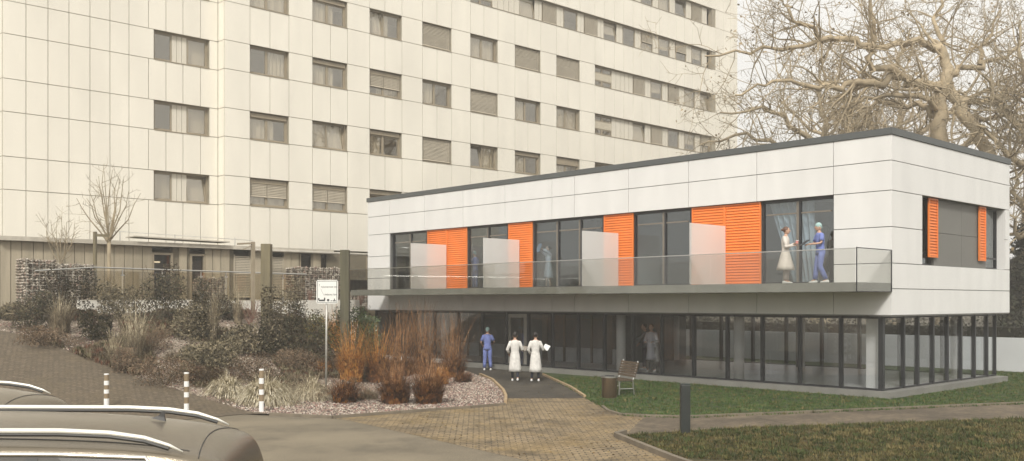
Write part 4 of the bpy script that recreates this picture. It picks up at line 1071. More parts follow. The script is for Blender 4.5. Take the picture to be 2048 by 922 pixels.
big_tree('bare tree of finer upright branches left of the largest tree, behind the roof edge', 57,
  [(1640, 560, D2), (1645, 420, D2), (1640, 320, D2)],
  [(.2, .05, 22, [(1640, 330, D2), (1610, 270, D2), (1570, 230, D2-.6), (1520, 215, D2-1), (1440, 225, D2-1)]), (.2, .05, 22, [(1640, 330, D2), (1600, 310, D2), (1540, 280, D2), (1470, 270, D2+.6), (1400, 290, D2+1)]),
   (.2, .05, 22, [(1642, 320, D2), (1650, 260, D2), (1640, 210, D2+.6), (1660, 150, D2+1)]), (.2, .05, 22, [(1642, 320, D2), (1700, 265, D2), (1740, 220, D2+.6), (1780, 180, D2)]),
   (.18, .05, 22, [(1642, 330, D2), (1720, 295, D2), (1790, 260, D2), (1840, 225, D2+.6)]), (.16, .05, 18, [(1642, 330, D2), (1690, 300, D2+1.5), (1700, 230, D2+2), (1720, 160, D2+2)])], 12, nk=20, Lk=3.2, bark=m_bark2)
D3 = 47
big_tree('bare tree at the right edge of the view whose branches cross the largest tree', 47,
  [(2070, 560, D3), (2062, 420, D3), (2065, 300, D3)],
  [(.2, .05, 24, [(2065, 310, D3), (2035, 250, D3), (2000, 200, D3-.6), (1965, 150, D3-1)]), (.2, .05, 24, [(2065, 310, D3), (2060, 220, D3), (2045, 130, D3), (2040, 40, D3+.5)]),
   (.2, .05, 24, [(2065, 330, D3), (2030, 320, D3-.5), (1990, 280, D3-1), (1950, 250, D3-1)]), (.18, .05, 20, [(2064, 420, D3), (2040, 400, D3-.6), (2030, 340, D3-1)]), (.18, .05, 20, [(2064, 460, D3), (2035, 470, D3-.6), (2020, 430, D3-1)])], 13, Lk=3.0, bark=m_bark2)
D4 = 66
big_tree('distant pale bare tree filling the gap between block and largest tree', 66,
  [(1780, 560, D4), (1785, 420, D4), (1780, 330, D4)],
  [(.25, .06, 26, [(1780, 330, D4), (1740, 250, D4), (1700, 190, D4), (1640, 130, D4)]), (.25, .06, 26, [(1780, 330, D4), (1800, 240, D4), (1790, 150, D4), (1820, 60, D4)]),
   (.25, .06, 26, [(1780, 330, D4), (1850, 260, D4), (1920, 200, D4), (1970, 120, D4)]), (.22, .06, 22, [(1780, 330, D4), (1700, 290, D4), (1620, 260, D4), (1560, 200, D4)]), (.22, .06, 22, [(1780, 350, D4), (1880, 300, D4), (1990, 270, D4), (2060, 200, D4)])], 14, Lk=4.5)
# staked sapling on the terrace and the small faint one
def small_tree(u, D, ztop_v, zfork_v, label, seed, n=9, spread_u=55, r=.07, kids=(4, 3), vb=0):
    R = random.Random(seed); b = ray(u, 603)*D; zb = ground_h(b.x, b.y); base = Vector((b.x, b.y, zb))
    o = empty('bare_sapling', base, 0, label, 'tree', 'bare saplings on the terrace'); k = D/FX
    zf = (HV-zfork_v)*k; zt = (HV-ztop_v)*k
    t = MB(); t.tube([base-Vector((0, 0, .1)), Vector((b.x, b.y, zf))], [r*1.2, r], 10); P(t, 'trunk', m_bark2, o, smooth=True)
    cr = MB(); tips = []
    for i in range(n):
        f = (i+.5)/n*2-1; d = cam(f*spread_u*k*1.0, R.uniform(-.5, .5)*spread_u*k*.8, 0)-cam(0, 0, 0)
        top = Vector((b.x, b.y, 0))+d+Vector((0, 0, zt-abs(f)*(zt-zf)*.45*R.uniform(.7, 1.3)))
        s0 = Vector((b.x, b.y, zf-R.uniform(0, .3))); mid = s0.lerp(top, .5)+d*.12+jit(R, .12)
        pts = [s0, s0.lerp(mid, .5)+jit(R, .05), mid, mid.lerp(top, .5)+jit(R, .1), top]
        along(cr, pts, lerp_r(r*.5, .008, 5), R, tips, 5, .7, (2,), .15, .007, .2)
    P(cr, 'crown', m_bark2, o, smooth=True); return o
small_tree(218, 38.6, 330, 478, 'staked bare sapling with upright fan of branches in front of the cream block', 21, 13, 62)
small_tree(122, 38.2, 428, 525, 'small thin bare sapling left of the staked one', 22, 8, 42, .035)
st = ray(190, 603)*38.2; mb = MB(); mb.tube([(st.x, st.y, -.6), (st.x, st.y, 2.76)], .075, 10)
c2 = ray(218, 603)*38.4; mb.obox(((st.x+c2.x)/2, (st.y+c2.y)/2-.05, 2.62), Vector((c2.x-st.x, c2.y-st.y, 0))/2, Vector((0, .03, 0)), Vector((0, 0, .05)))
tag(mb.build('tree_stake', m_post), 'round timber stake with crossbar supporting the bare sapling', 'stake')
# ================================================================== SHRUBS
def leafy(R, rx, ry, h, n, s, lump=.25):
    mb = MB(); lob = [(jit(R, 1), R.uniform(.35, .6)) for _ in range(6)]
    c = 0
    while c < n:
        q = Vector((R.uniform(-1, 1), R.uniform(-1, 1), R.uniform(0, 1)))
        ok = (q.x**2+q.y**2+(q.z*1.0)**2) < .75 and R.random() < .55
        if not ok:
            for l, rr in lob:
                lc = Vector((l.x*.55, l.y*.55, .35+abs(l.z)*.4))
                if (q-lc).length < rr*.8: ok = True; break
        if not ok: continue
        p = Vector((q.x*rx, q.y*ry, q.z*h)); d = jit(R, 1).normalized(); e = d.orthogonal().normalized(); ss = s*R.uniform(.6, 1.3)
        mb.quad(p, p+d*ss*.5+e*ss*.28, p+d*ss, p+d*ss*.5-e*ss*.28); c += 1
    return mb
m_leafs = {
 'dark': cellmat('dark_leaf', [(.035, .034, .016), (.06, .05, .025), (.02, .02, .011), (.12, .10, .055), (.05, .03, .018)], 8, .65, spec=.25),
 'olive': cellmat('olive_leaf', [(.085, .07, .038), (.14, .115, .065), (.045, .037, .02), (.22, .18, .11)], 8, .65, spec=.3),
 'green': cellmat('green_leaf', [(.035, .07, .018), (.055, .095, .022), (.02, .035, .012), (.12, .15, .04)], 8, .4, spec=.6),
 'yellow': cellmat('yellow_leaf', [(.16, .14, .03), (.10, .10, .025), (.24, .16, .04), (.07, .075, .02)], 8, .6),
 'brown': cellmat('brown_leaf', [(.15, .095, .055), (.10, .065, .038), (.20, .14, .085), (.07, .05, .03)], 8, .7),
 'hedge': cellmat('hedge_leaf', [(.018, .020, .010), (.03, .033, .015), (.012, .012, .008), (.05, .045, .025)], 5, .6)}
m_stem = M('shrub_stem', (.11, .085, .05), .8)
def shrub(u, v, vtop, wpx, kind, label, seed, n=1500, D=None, leaf=.085):
    wpx *= 1.25; vtop -= .12*(v-vtop); n = int(n*1.5)
    R = random.Random(seed); p = frame_at(u, v, D); dd = FA*p.x+FB*p.y; k = dd/FX
    if D is None and dd > 37.5: D = 33.0; p = frame_at(u, v, D); k = D/FX
    h = (v-vtop)*k if D is None else ((HV-vtop)*k-p.z); w = wpx*k/2
    o = empty('shrub', p, R.uniform(0, 6), label, 'shrub', 'evergreen and bare shrubs on the planted slope')
    leafy(R, w, w, h, n, leaf).build('foliage', m_leafs[kind], o)
    sm_ = MB()
    for i in range(9):
        a = R.uniform(0, 2*PI); q = Vector((math.cos(a)*w*.6, math.sin(a)*w*.6, h*R.uniform(.6, .95)))
        sm_.tube([(0, 0, -.05), q*.5+jit(R, .06), q], [.02, .014, .006], 5, cap=False)
    sm_.build('stem', m_stem, o)
SHR = [
 (62, 662, 592, 72, 'dark', 'dark broadleaf shrub at the far left below the stepped gabion'),
 (128, 612, 545, 110, 'dark', 'wide dark shrub against the railing behind the left feather grass'),
 (22, 640, 604, 50, 'olive', 'small grey-green bush at the extreme left edge'),
 (238, 640, 572, 84, 'olive', 'olive leafed shrub between the stake and the tall dark shrub'),
 (322, 645, 538, 104, 'dark', 'tallest dark glossy shrub in the middle of the left slope'),
 (384, 680, 606, 86, 'olive', 'olive shrub in front of the tallest dark shrub'),
 (196, 678, 632, 60, 'dark', 'low dark cushion bush between the two left feather grasses'),
 (420, 735, 686, 110, 'olive', 'spreading olive bush left of the timber post'),
 (566, 650, 568, 60, 'olive', 'upright bush just right of the timber post'),
 (560, 715, 642, 84, 'dark', 'dark shrub in front of the timber post among pale stones'),
 (598, 652, 604, 64, 'dark', 'round clipped dark bush before the white retaining wall'),
 (640, 690, 632, 64, 'yellow', 'yellow-green spreading conifer bush left of the sign pole'),
 (705, 800, 622, 96, 'green', 'tall glossy green shrub behind the orange grasses near the clinic corner', 35.5),
 (742, 800, 650, 60, 'green', 'smaller green shrub touching the clinic corner', 36.0),
 (600, 740, 700, 110, 'brown', 'low rusty heath cushion left of the sign pole'),
 (330, 770, 722, 120, 'brown', 'low brown heath patch behind the middle bollard'),
 (480, 705, 655, 90, 'olive', 'loose silvery bush left below the timber post'),
 (300, 700, 660, 90, 'brown', 'brown cushion between feather grass and the tallest dark shrub'),
 (505, 765, 712, 90, 'brown', 'rust coloured cushion above the large pale tuft'),
 (450, 640, 596, 46, 'dark', 'small dark bush touching the wall between two slim grasses'),
 (665, 745, 700, 60, 'brown', 'dull red cushion right behind the sign pole'),
 (255, 745, 700, 60, 'brown', 'small brown tuft bush at the edge of the cobbled path'),
 (545, 610, 575, 60, 'dark', 'dark foliage mass behind the railing beside the timber post'),
 (640, 660, 622, 50, 'dark', 'dark round bush right against the wall under the sign'),
 (400, 600, 560, 40, 'dark', 'round dark bush behind the glass railing'),
 (90, 690, 655, 110, 'brown', 'low brown ground cushion under the far left shrubs'),
 (420, 770, 738, 90, 'brown', 'reddish cushion left of the smaller pale tuft'),
]
for i, (u, v, vt, w, kd, lb, *dd_) in enumerate(SHR): shrub(u, v, vt, w, kd, lb, 100+i, n=int(500+w*14)*(2 if dd_ else 1), leaf=.085 if kd != 'brown' else .05, D=dd_[0] if dd_ else None)
# bare-stemmed shrubs against the white wall
for i, (u, v, vt, w, lb) in enumerate(((620, 628, 600, 40, 'thin bare reddish stems before the white wall left of the sign'), (722, 632, 602, 44, 'thin bare stems before the wall at the clinic corner'), (500, 645, 600, 50, 'wiry leafless bush left of the timber post'))):
    R = random.Random(60+i); p = G(u, v+8); k = (FA*p.x+FB*p.y)/FX; mb = MB(); tips = []
    for j in range(12): grow(mb, p.copy(), cam(R.uniform(-.5, .5), R.uniform(-.3, .3), 1)-cam(0, 0, 0), (v-vt)*k*R.uniform(.8, 1.3), .013, 0, R, tips, .1, .12, (4,), .006)
    tag(mb.build('bare_shrub', M('red_stem', (.19, .10, .07), .7)), lb, 'shrub', 'leafless shrubs before the wall')
# hedge and dark evergreens at the far right
R = random.Random(9); mb = MB()
for i in range(14000):
    x, y = 41.2+R.uniform(0, 1.6), R.uniform(-4, 36); z = GZ+R.uniform(.2, 2.05+.25*math.sin(y*1.7)+.15*math.sin(y*4.1)); p = Vector((x, y, z)); d = jit(R, 1).normalized()*.16; e = d.orthogonal().normalized()*.06; mb.quad(p, p+d*.5+e, p+d, p+d*.5-e)
hd = empty('hedge', (41.9, 12, GZ), 0, 'dark clipped hedge rising behind the white boundary wall', 'hedge'); P(mb, 'foliage', m_leafs['hedge'], hd)
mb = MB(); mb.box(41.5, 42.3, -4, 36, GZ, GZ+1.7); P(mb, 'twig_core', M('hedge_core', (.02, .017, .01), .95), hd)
def evergreen(u, D, vt, w, label, seed):
    R = random.Random(seed); p = frame_at(u, 0, D); k = D/FX; h = (HV-vt)*k-p.z
    o = empty('evergreen_tree', p, 0, label, 'tree', 'dark evergreens at the right edge'); mb = MB()
    for i in range(9000):
        t = R.random()**.8; a = R.uniform(0, 2*PI); rr = w*(1-t*.75)*math.sqrt(R.random())*(.8+.3*math.sin(a*5+t*20)); q = Vector((rr*math.cos(a), rr*math.sin(a), .3+t*(h-.3))); d = jit(R, 1).normalized()*.2; e = d.orthogonal().normalized()*.06; mb.quad(q, q+d*.5+e, q+d, q+d*.5-e)
    mb.build('foliage', m_leafs['hedge'], o); mb = MB(); mb.tube([(0, 0, -.1), (0, 0, h*.9)], [.16, .05], 8); mb.build('trunk', m_bark2, o)
evergreen(2062, 47, 445, 2.0, 'dark evergreen filling the gap right of the white clinic', 31)
evergreen(2028, 52, 520, 1.7, 'shorter dark evergreen just past the clinic corner', 32)
# ================================================================== ORNAMENTAL GRASSES
def tuft(R, n, h, rbase, lean, w, droop=.3):
    mb = MB()
    for i in range(n):
        a = R.uniform(0, 2*PI); r = rbase*math.sqrt(R.random()); b = Vector((r*math.cos(a), r*math.sin(a), -.02)); a2 = a+R.uniform(-.7, .7)
        hh = h*R.uniform(.55, 1.05); L = lean*hh*R.uniform(.2, 1.2)*(r/rbase*.7+.3); o = Vector((math.cos(a2), math.sin(a2), 0)); s = Vector((-o.y, o.x, 0))*w*R.uniform(.7, 1.3)
        pr = None
        for k in range(4):
            t = k/3; p = b+o*(L*t*t)+Vector((0, 0, hh*(t-droop*t*t*t*(L/hh)*1.6))); ww = s*(1-t*.85)
            if pr: mb.quad(pr[0], pr[1], p+ww, p-ww)
            pr = (p-ww, p+ww)
    return mb
def gmat(name, cols): return cellmat(name, cols, 12, .7)
GM = {
 'orange': gmat('orange_grass', [(.46, .19, .035), (.30, .115, .025), (.55, .29, .08), (.15, .065, .02)]),
 'rust': gmat('rust_grass', [(.15, .055, .018), (.08, .032, .013), (.25, .11, .03), (.035, .017, .009)]),
 'plume': gmat('plume_stems', [(.29, .14, .055), (.19, .085, .033), (.40, .23, .11), (.11, .05, .022)]),
 'pale': gmat('pale_grass', [(.52, .45, .31), (.34, .29, .18), (.66, .59, .44), (.20, .165, .10)]),
 'straw': gmat('straw_grass', [(.44, .37, .25), (.30, .25, .16), (.55, .48, .34), (.20, .16, .10)]),
 'brown': gmat('brown_grass', [(.19, .15, .095), (.13, .10, .065), (.25, .20, .13)])}
def grass(u, v, vt, wpx, base, label, seed, n=420, lean=.4, plume=None, vplume=None, droop=.3, wb=.006):
    R = random.Random(seed); p = G(u, v)
    if FA*p.x+FB*p.y > 37.5: p = frame_at(u, v, 33.0); v = HV-p.z/33.0*FX
    k = (FA*p.x+FB*p.y)/FX; h = (v-vt)*k; w = wpx*k/2
    o = empty('ornamental_grass', p, 0, label, 'ornamental grass', 'ornamental grass clumps in the gravel bed'); o['kind'] = 'thing'
    tuft(R, int(n*(1.6 if base in ('pale', 'straw') else 1.1)), h*(1.45 if base in ('pale', 'straw') else 1.1), w*.56, lean*1.15, wb*1.6, droop).build('leaf_tuft', GM[base], o)
    if plume: tuft(R, int(n*.30), (v-vplume)*k*1.08, w*.42, .55, .009, 0).build('flower_stems', GM[plume], o)
GR = [
 (120, 668, 612, 66, 'brown', 'feather grass with pale upright plumes at the far left', 420, .35, 'straw', 588, .2),
 (270, 716, 660, 62, 'brown', 'tall straw feather grass in the middle of the left slope', 420, .35, 'straw', 606, .2),
 (228, 728, 690, 44, 'brown', 'short brown grass just left of the tall straw feather grass', 260, .5, 'straw', 655, .3),
 (426, 634, 598, 30, 'brown', 'slim pale grass before the wall, left one of a pair', 240, .2, 'straw', 560, .1),
 (476, 648, 608, 28, 'brown', 'slim pale grass before the wall, right one of a pair next to the post', 240, .2, 'straw', 570, .1),
 (455, 788, 742, 66, 'pale', 'smaller arching pale grass tuft between middle and right bollard', 600, 1.1, None, None, .9),
 (530, 803, 744, 100, 'pale', 'large arching pale grass tuft behind the right bollard', 900, 1.1, None, None, .9),
 (620, 798, 750, 86, 'straw', 'arching straw tuft left of the sign pole', 800, 1.1, None, None, .9),
 (690, 806, 742, 84, 'rust', 'dark rusty clump at the foot of the sign pole', 600, .8, None, None, .5),
 (702, 762, 700, 80, 'orange', 'bright orange clump right of the sign pole', 700, .4, 'orange', 650, .2),
 (755, 765, 705, 80, 'rust', 'rust clump with fiery stems in front of the clinic corner', 700, .4, 'orange', 652, .2),
 (672, 700, 640, 40, 'orange', 'narrow orange grass high on the slope right of the sign', 400, .3, 'orange', 610, .2),
 (790, 808, 738, 92, 'rust', 'front left rusty mop clump in the reddish gravel', 900, .6, 'plume', 720, .5),
 (857, 808, 735, 92, 'rust', 'front centre rusty mop clump in the reddish gravel', 900, .6, 'plume', 715, .5),
 (800, 752, 705, 90, 'rust', 'clump with tall thin plumes before the first white column', 600, .5, 'plume', 618, .3),
 (845, 748, 700, 110, 'rust', 'largest clump with highest tan plumes before the dark glazing', 700, .5, 'plume', 606, .3),
 (905, 755, 702, 80, 'rust', 'clump with fanned tan plumes nearest the man in blue scrubs', 600, .6, 'plume', 632, .3),
 (880, 770, 728, 60, 'orange', 'small glowing orange clump before the fanned plumes', 400, .6, None, None, .5),
 (925, 765, 735, 60, 'rust', 'low dark red clump at the path bend', 400, .8, None, None, .6),
 (735, 800, 762, 70, 'brown', 'low drab tuft between sign pole and rusty clumps', 300, .9, None, None, .6),
 (60, 640, 610, 40, 'straw', 'small straw tuft beside the far left dark shrub', 250, .6, None, None, .3),
 (350, 722, 690, 60, 'brown', 'low brown tuft below the olive shrub', 300, .9, None, None, .6),
 (590, 772, 738, 60, 'brown', 'low brown tuft between the two pale arching grasses', 300, .9, None, None, .6),
 (640, 745, 712, 60, 'orange', 'golden low tuft just left of the sign pole', 300, .8, None, None, .5),
]
for i, (u, v, vt, w, bs, lb, n, ln, pm, vp, dr) in enumerate(GR): grass(u, v, vt, w, bs, lb, 300+i, n, ln, pm, vp, dr, .007 if bs in ('pale', 'straw') else .006)
# ================================================================== PEOPLE
m_skin = M('skin', (.50, .31, .22), .55, .04)
m_blue = M('scrubs_blue', (.15, .19, .43), .8, .2, 9, bump=.5, bscale=14)
m_coat = M('coat_white', (.62, .60, .56), .8, .14, 9, bump=.5, bscale=14)
m_cream2 = M('dress_cream', (.60, .55, .49), .8, .06, 5)
m_gown = M('gown_grey', (.50, .49, .53), .8, .06, 5)
m_navy = M('trousers_navy', (.02, .022, .04), .8)
m_shoe = M('shoe_white', (.74, .74, .72), .5)
m_cap = M('cap_green', (.30, .44, .42), .8)
m_hair = M('hair_black', (.018, .014, .012), .5)
m_hair2 = M('hair_brown', (.10, .045, .025), .5)
m_eye = M('eye_dark', (.03, .02, .015), .2)
def skin_mesh(pts, edges, root=0):
    me = bpy.data.meshes.new('s'); me.from_pydata([p[:3] for p in pts], edges, []); o = bpy.data.objects.new('s', me); COL.objects.link(o)
    md = o.modifiers.new('k', 'SKIN')
    for i, p in enumerate(pts):
        sv = me.skin_vertices[0].data[i]; sv.radius = (p[3], p[3]); sv.use_root = (i == root)
    sb = o.modifiers.new('b', 'SUBSURF'); sb.levels = sb.render_levels = 1
    dg = bpy.context.evaluated_depsgraph_get(); m2 = bpy.data.meshes.new_from_object(o.evaluated_get(dg))
    v = [tuple(x.co) for x in m2.vertices]; f = [tuple(x.vertices) for x in m2.polygons]
    bpy.data.objects.remove(o); return v, f
def ell(cx, cy, z, rx, ry, n=14, ph=0): return [(cx+rx*math.cos(2*PI*j/n), cy+ry*math.sin(2*PI*j/n), z) for j in range(n)]
def person(base, facing, scale, label, top, legs, arms, hem=None, coat=False, sleeve_long=False, trousers=None, hair=None, cap=None, bun=False, flare=.2, headyaw=0, headpitch=0, sock=None, lean=0):
    """legs / arms: ((knee, ankle), ...) and ((elbow, wrist), ...) in metres, x ahead, y left"""
    rz = math.atan2(facing.y, facing.x)
    o = empty('person', base, rz, label, 'person'); o.scale = (scale,)*3
    lx = lean
    pts = [(0, 0, .95, .12), (lx*.4, 0, 1.10, .105), (lx*.8, 0, 1.28, .125), (lx, 0, 1.43, .07), (lx+.01, 0, 1.50, .048), (lx+.02, 0, 1.56, .05)]
    E = [(0, 1), (1, 2), (2, 3), (3, 4), (4, 5)]
    hands = MB()
    for i, s in enumerate((1, -1)):
        k, a = legs[i]; n = len(pts)
        pts += [(0, s*.095, .88, .088), (*k, .056), (*a, .037), (a[0]+.12, a[1]+s*.01, max(.03, a[2]-.05), .03)]
        E += [(0, n), (n, n+1), (n+1, n+2), (n+2, n+3)]
        e, w = arms[i]; n = len(pts)
        pts += [(lx, s*.17, 1.40, .052), (*e, .036), (*w, .024)]; E += [(3, n), (n, n+1), (n+1, n+2)]
        W = Vector(w); d = (W-Vector(e)).normalized(); side = d.cross(Vector((0, 0, 1))); side = side.normalized() if side.length > .1 else Vector((0, 1, 0)); nrm = side.cross(d)
        hands.obox(W+d*.045, d*.05, side*.036, nrm*.013)
        for q, L in ((-.028, .062), (-.009, .075), (.010, .070), (.027, .055)):
            b = W+d*.09+side*q; hands.tube([b-d*.015, b+d*L*.5-nrm*.008, b+d*L-nrm*.028], [.009, .0085, .007], 6)
        th = W+d*.03+side*.034*s; hands.tube([th, th+d*.03+side*.025*s, th+d*.06+side*.025*s-nrm*.01], [.011, .010, .008], 6)
    v, f = skin_mesh(pts, E)
    mb = MB(); mb.v = v; mb.f = f
    hb_ = MB(); cy, sy = math.cos(headyaw), math.sin(headyaw); hc = Vector((lx+.035, 0, 1.635))
    hb_.ball((0, 0, 0), .092, .074, .115, 16, 10); hb_.ball((.03, 0, -.055), .055, .052, .055, 12, 6)
    hb_.tube([(.085, 0, .015), (.112, 0, -.02), (.09, 0, -.032)], [.008, .014, .012], 8)
    for s in (1, -1): hb_.ball((-.005, s*.076, -.01), .02, .010, .03, 8, 5)
    hb_.tube([(.088, -.022, -.058), (.093, 0, -.060), (.088, .022, -.058)], .005, 6)
    def hx(p):
        x, y, z = p; c_, s_ = math.cos(headpitch), math.sin(headpitch); x, z = x*c_+z*s_, -x*s_+z*c_; return (hc.x+x*cy-y*sy, hc.y+x*sy+y*cy, hc.z+z)
    for q in (hb_,): q.v = [hx(p) for p in q.v]
    for q in (hb_, hands):
        n = len(mb.v); mb.v += q.v; mb.f += [tuple(i+n for i in ff) for ff in q.f]
    mb.build('body', m_skin, o, smooth=True)
    for s in (1, -1): e_ = MB(); e_.ball(hx((.083, s*.03, .018)), .008, .01, .007, 8, 5); e_.build('eye', m_eye, o)
    h = MB(); mt = cap or hair
    if cap:
        h.ball((-.012, 0, .035), .100, .086, .098, 16, 8); h.ball((-.085, 0, -.03), .03, .05, .03, 10, 5)
    else:
        h.ball((-.022, 0, .028), .092, .084, .105, 16, 8)
        if bun: h.ball((-.125, 0, .03), .045, .045, .045, 10, 6)
    h.v = [hx(p) for p in h.v]; h.build('surgical_cap' if cap else 'hair', mt, o, smooth=True)
    # upper garment
    t = MB(); bot = hem if hem is not None else .84
    prof = [(1.475, .062, .075), (1.455, .085, .115), (1.42, .102, .155), (1.34, .122, .176), (1.22, .120, .158), (1.08, .108, .138), (1.0, .114, .150)]
    if coat:
        zz = 1.0; rg_ = [(0.98, .122, .165)]; n = 5
        for k in range(1, n+1): u_ = k/n; rg_.append((.98+(bot-.98)*u_, .13+flare*.28*u_, .168+flare*.42*u_))
        prof += rg_
    else: prof += [(.92, .128, .172), (bot, .132, .178)]
    rings = []
    for i, (z, rx, ry) in enumerate(prof):
        l_ = lx*max(0, min(1, (z-.95)/.48)); ring = []
        for j in range(20):
            a = 2*PI*j/20; fold = 1+(.06*math.sin(a*7+i*.5)*min(1, max(0, (1.0-z)*2.2)) if coat else .025*math.sin(a*5+i*2))
            ring.append((l_+rx*math.cos(a)*fold, ry*math.sin(a)*fold, z))
        rings.append(ring)
    t.rings(rings)
    for i, s in enumerate((1, -1)):
        e, w = Vector(arms[i][0]), Vector(arms[i][1]); sh = Vector((lx, s*.155, 1.39)); d1 = e-sh
        if sleeve_long:
            t.tube([sh-d1.normalized()*.02, sh.lerp(e, .5), e, e.lerp(w, .5), e.lerp(w, .93)], [.068, .062, .056, .05, .046], 10)
            t.ball(e, .056, .056, .056, 8, 6)
        else: t.tube([sh-d1.normalized()*.02, sh.lerp(e, .4), sh.lerp(e, .75)], [.07, .068, .070], 10)
        t.ball(sh, .07, .07, .066, 10, 6)
    t.build('coat' if coat else 'top', top, o, smooth=True)
    if coat:
        b_ = MB(); b_.rings([[(lx*.2+.122*math.cos(2*PI*j/20), .163*math.sin(2*PI*j/20), z) for j in range(20)] for z in (1.015, .985)]); b_.build('belt', top, o)
    if trousers:
        t = MB(); t.rings([ell(0, 0, z, rx, ry) for z, rx, ry in ((1.0, .11, .15), (.92, .122, .165), (.84, .115, .165))])
        for i, s in enumerate((1, -1)):
            k, a = Vector(legs[i][0]), Vector(legs[i][1]); hp = Vector((0, s*.085, .90)); aa = k.lerp(a, .93)
            t.tube([hp, hp.lerp(k, .5), k, k.lerp(a, .5), aa], [.098, .092, .080, .072, .070] if trousers is not m_navy else [.09, .08, .06, .05, .045], 12)
        t.build('trousers', trousers, o, smooth=True)
    for i, s in enumerate((1, -1)):
        a = legs[i][1]; t = MB(); z0 = max(0, a[2]-.085)
        rg_ = []
        for (x, ry, zt) in ((-.075, .028, .075), (-.05, .038, .09), (.02, .042, .085), (.09, .045, .06), (.155, .036, .045), (.178, .015, .035)):
            rg_.append([(a[0]+x, a[1]+ry*math.cos(q), z0+zt/2+zt/2*math.sin(q)) for q in [2*PI*j/10 for j in range(10)]])
        t.rings(rg_); t.build('shoe', m_shoe, o, smooth=True)
    return o
def at_local(o, x, y, z):
    return o.location + Matrix.Rotation(o.rotation_euler.z, 3, 'Z') @ (Vector((x, y, z))*o.scale.x)
FW = Vector((FA, FB, 0)); RT = Vector((FB, -FA, 0))
st_legs = (((.02, .11, .50), (-.02, .12, .09)), ((.03, -.10, .50), (.03, -.13, .09)))
wk_legs = (((.10, .09, .50), (.14, .10, .09)), ((.03, -.09, .50), (-.16, -.10, .13)))
bent = (((.03, .24, 1.14), (.24, .16, 1.12)), ((.03, -.24, 1.14), (.24, -.16, 1.12)))
p1 = person(G(975, 741), FW+RT*.15, .985, 'person in blue scrubs and green cap seen from behind on the path', m_blue, st_legs, (((.0, .27, 1.13), (.16, .24, 1.02)), ((.05, -.27, 1.15), (.24, -.20, 1.10))), trousers=m_blue, cap=m_cap)
p2 = person(G(1030, 763), FW+RT*.05, .965, 'person in long white coat with dark trousers, walking between the other two on the path', m_coat, wk_legs, (((-.02, .27, 1.14), (.15, .22, .99)), ((.04, -.26, 1.15), (.24, -.27, 1.10))), hem=.36, coat=True, sleeve_long=True, trousers=m_navy, hair=m_hair, bun=True, flare=.16)
p3 = person(G(1071, 763), FW+RT*.12, .965, 'person in long white coat holding papers, rightmost of the three on the path', m_coat, (((.03, .10, .50), (.0, .14, .09)), ((.05, -.09, .50), (.05, -.11, .09))), (((.0, .26, 1.13), (.16, .18, .97)), ((.05, -.26, 1.15), (.24, -.30, 1.12))), hem=.34, coat=True, sleeve_long=True, trousers=m_navy, hair=m_hair, bun=True, flare=.16)
def card(o, name, label, cat, loc, size, rot, mat, th=.006):
    c = empty(name, at_local(o, *loc), 0, label, cat); mb = MB(); mb.box(-size[0]/2, size[0]/2, -size[1]/2, size[1]/2, -th, th); q = mb.build('sheet', mat, c); c.rotation_euler = (rot[0], rot[1], rot[2]+o.rotation_euler.z); return c
m_paper = M('paper', (.75, .75, .72), .7, .02)
card(p2, 'clipboard', 'dark clipboard in the right hand of the middle person on the path', 'clipboard', (.36, -.30, 1.16), (.30, .2), (.2, -.5, -.3), M('clip_brown', (.30, .26, .22), .6))
card(p3, 'papers', 'white papers held out by the rightmost person on the path', 'papers', (.34, -.36, 1.20), (.28, .20), (.5, -.6, -.4), m_paper)
# balcony pair
def on_balcony(u, a):
    q = on_a(u, a); return Vector((a, q.y, .517))
q4 = on_balcony(1571, 25.05)
p4 = person(q4, RT*1.0-FW*.45, .945, 'smiling brown-haired person in cream coat and dress holding a pink cup on the balcony', m_cream2, (((.04, .08, .50), (.02, .08, .09)), ((.02, -.08, .50), (.0, -.10, .09))), (((.06, .24, 1.15), (.25, .07, 1.22)), ((.05, -.23, 1.14), (.24, -.04, 1.17))), hem=.42, coat=True, sleeve_long=True, trousers=M('leggings_rose', (.48, .42, .38), .8), hair=m_hair2, bun=True, flare=.5, headyaw=.1)
cup = empty('cup', at_local(p4, .34, .03, 1.21), 0, 'pink cup in the hands of the person in the cream coat', 'cup'); mb = MB(); mb.tube([(0, 0, 0), (0, 0, .10)], [.03, .042], 14); mb.build('cup_body', M('cup_pink', (.62, .25, .24), .5), cup); mb = MB(); mb.tube([(0, 0, .10), (0, 0, .112)], .045, 14); mb.build('lid', m_white, cup)
q5 = on_balcony(1641, 25.1)
p5 = person(q5, -RT-FW*.10, .975, 'person in blue scrubs and green cap reading a tablet on the balcony', m_blue, (((.06, .09, .50), (-.13, .10, .10)), ((.08, -.08, .50), (.13, -.10, .09))), (((.07, .22, 1.16), (.32, .10, 1.13)), ((.10, -.22, 1.16), (.32, -.08, 1.14))), trousers=m_blue, cap=m_cap, headpitch=.12, headyaw=0, lean=.03)
tb = card(p5, 'tablet', 'black tablet held by the person in scrubs on the balcony', 'tablet', (.47, .0, 1.18), (.26, .22), (0, .62, 0), M('tablet_black', (.02, .02, .025), .3), .008)
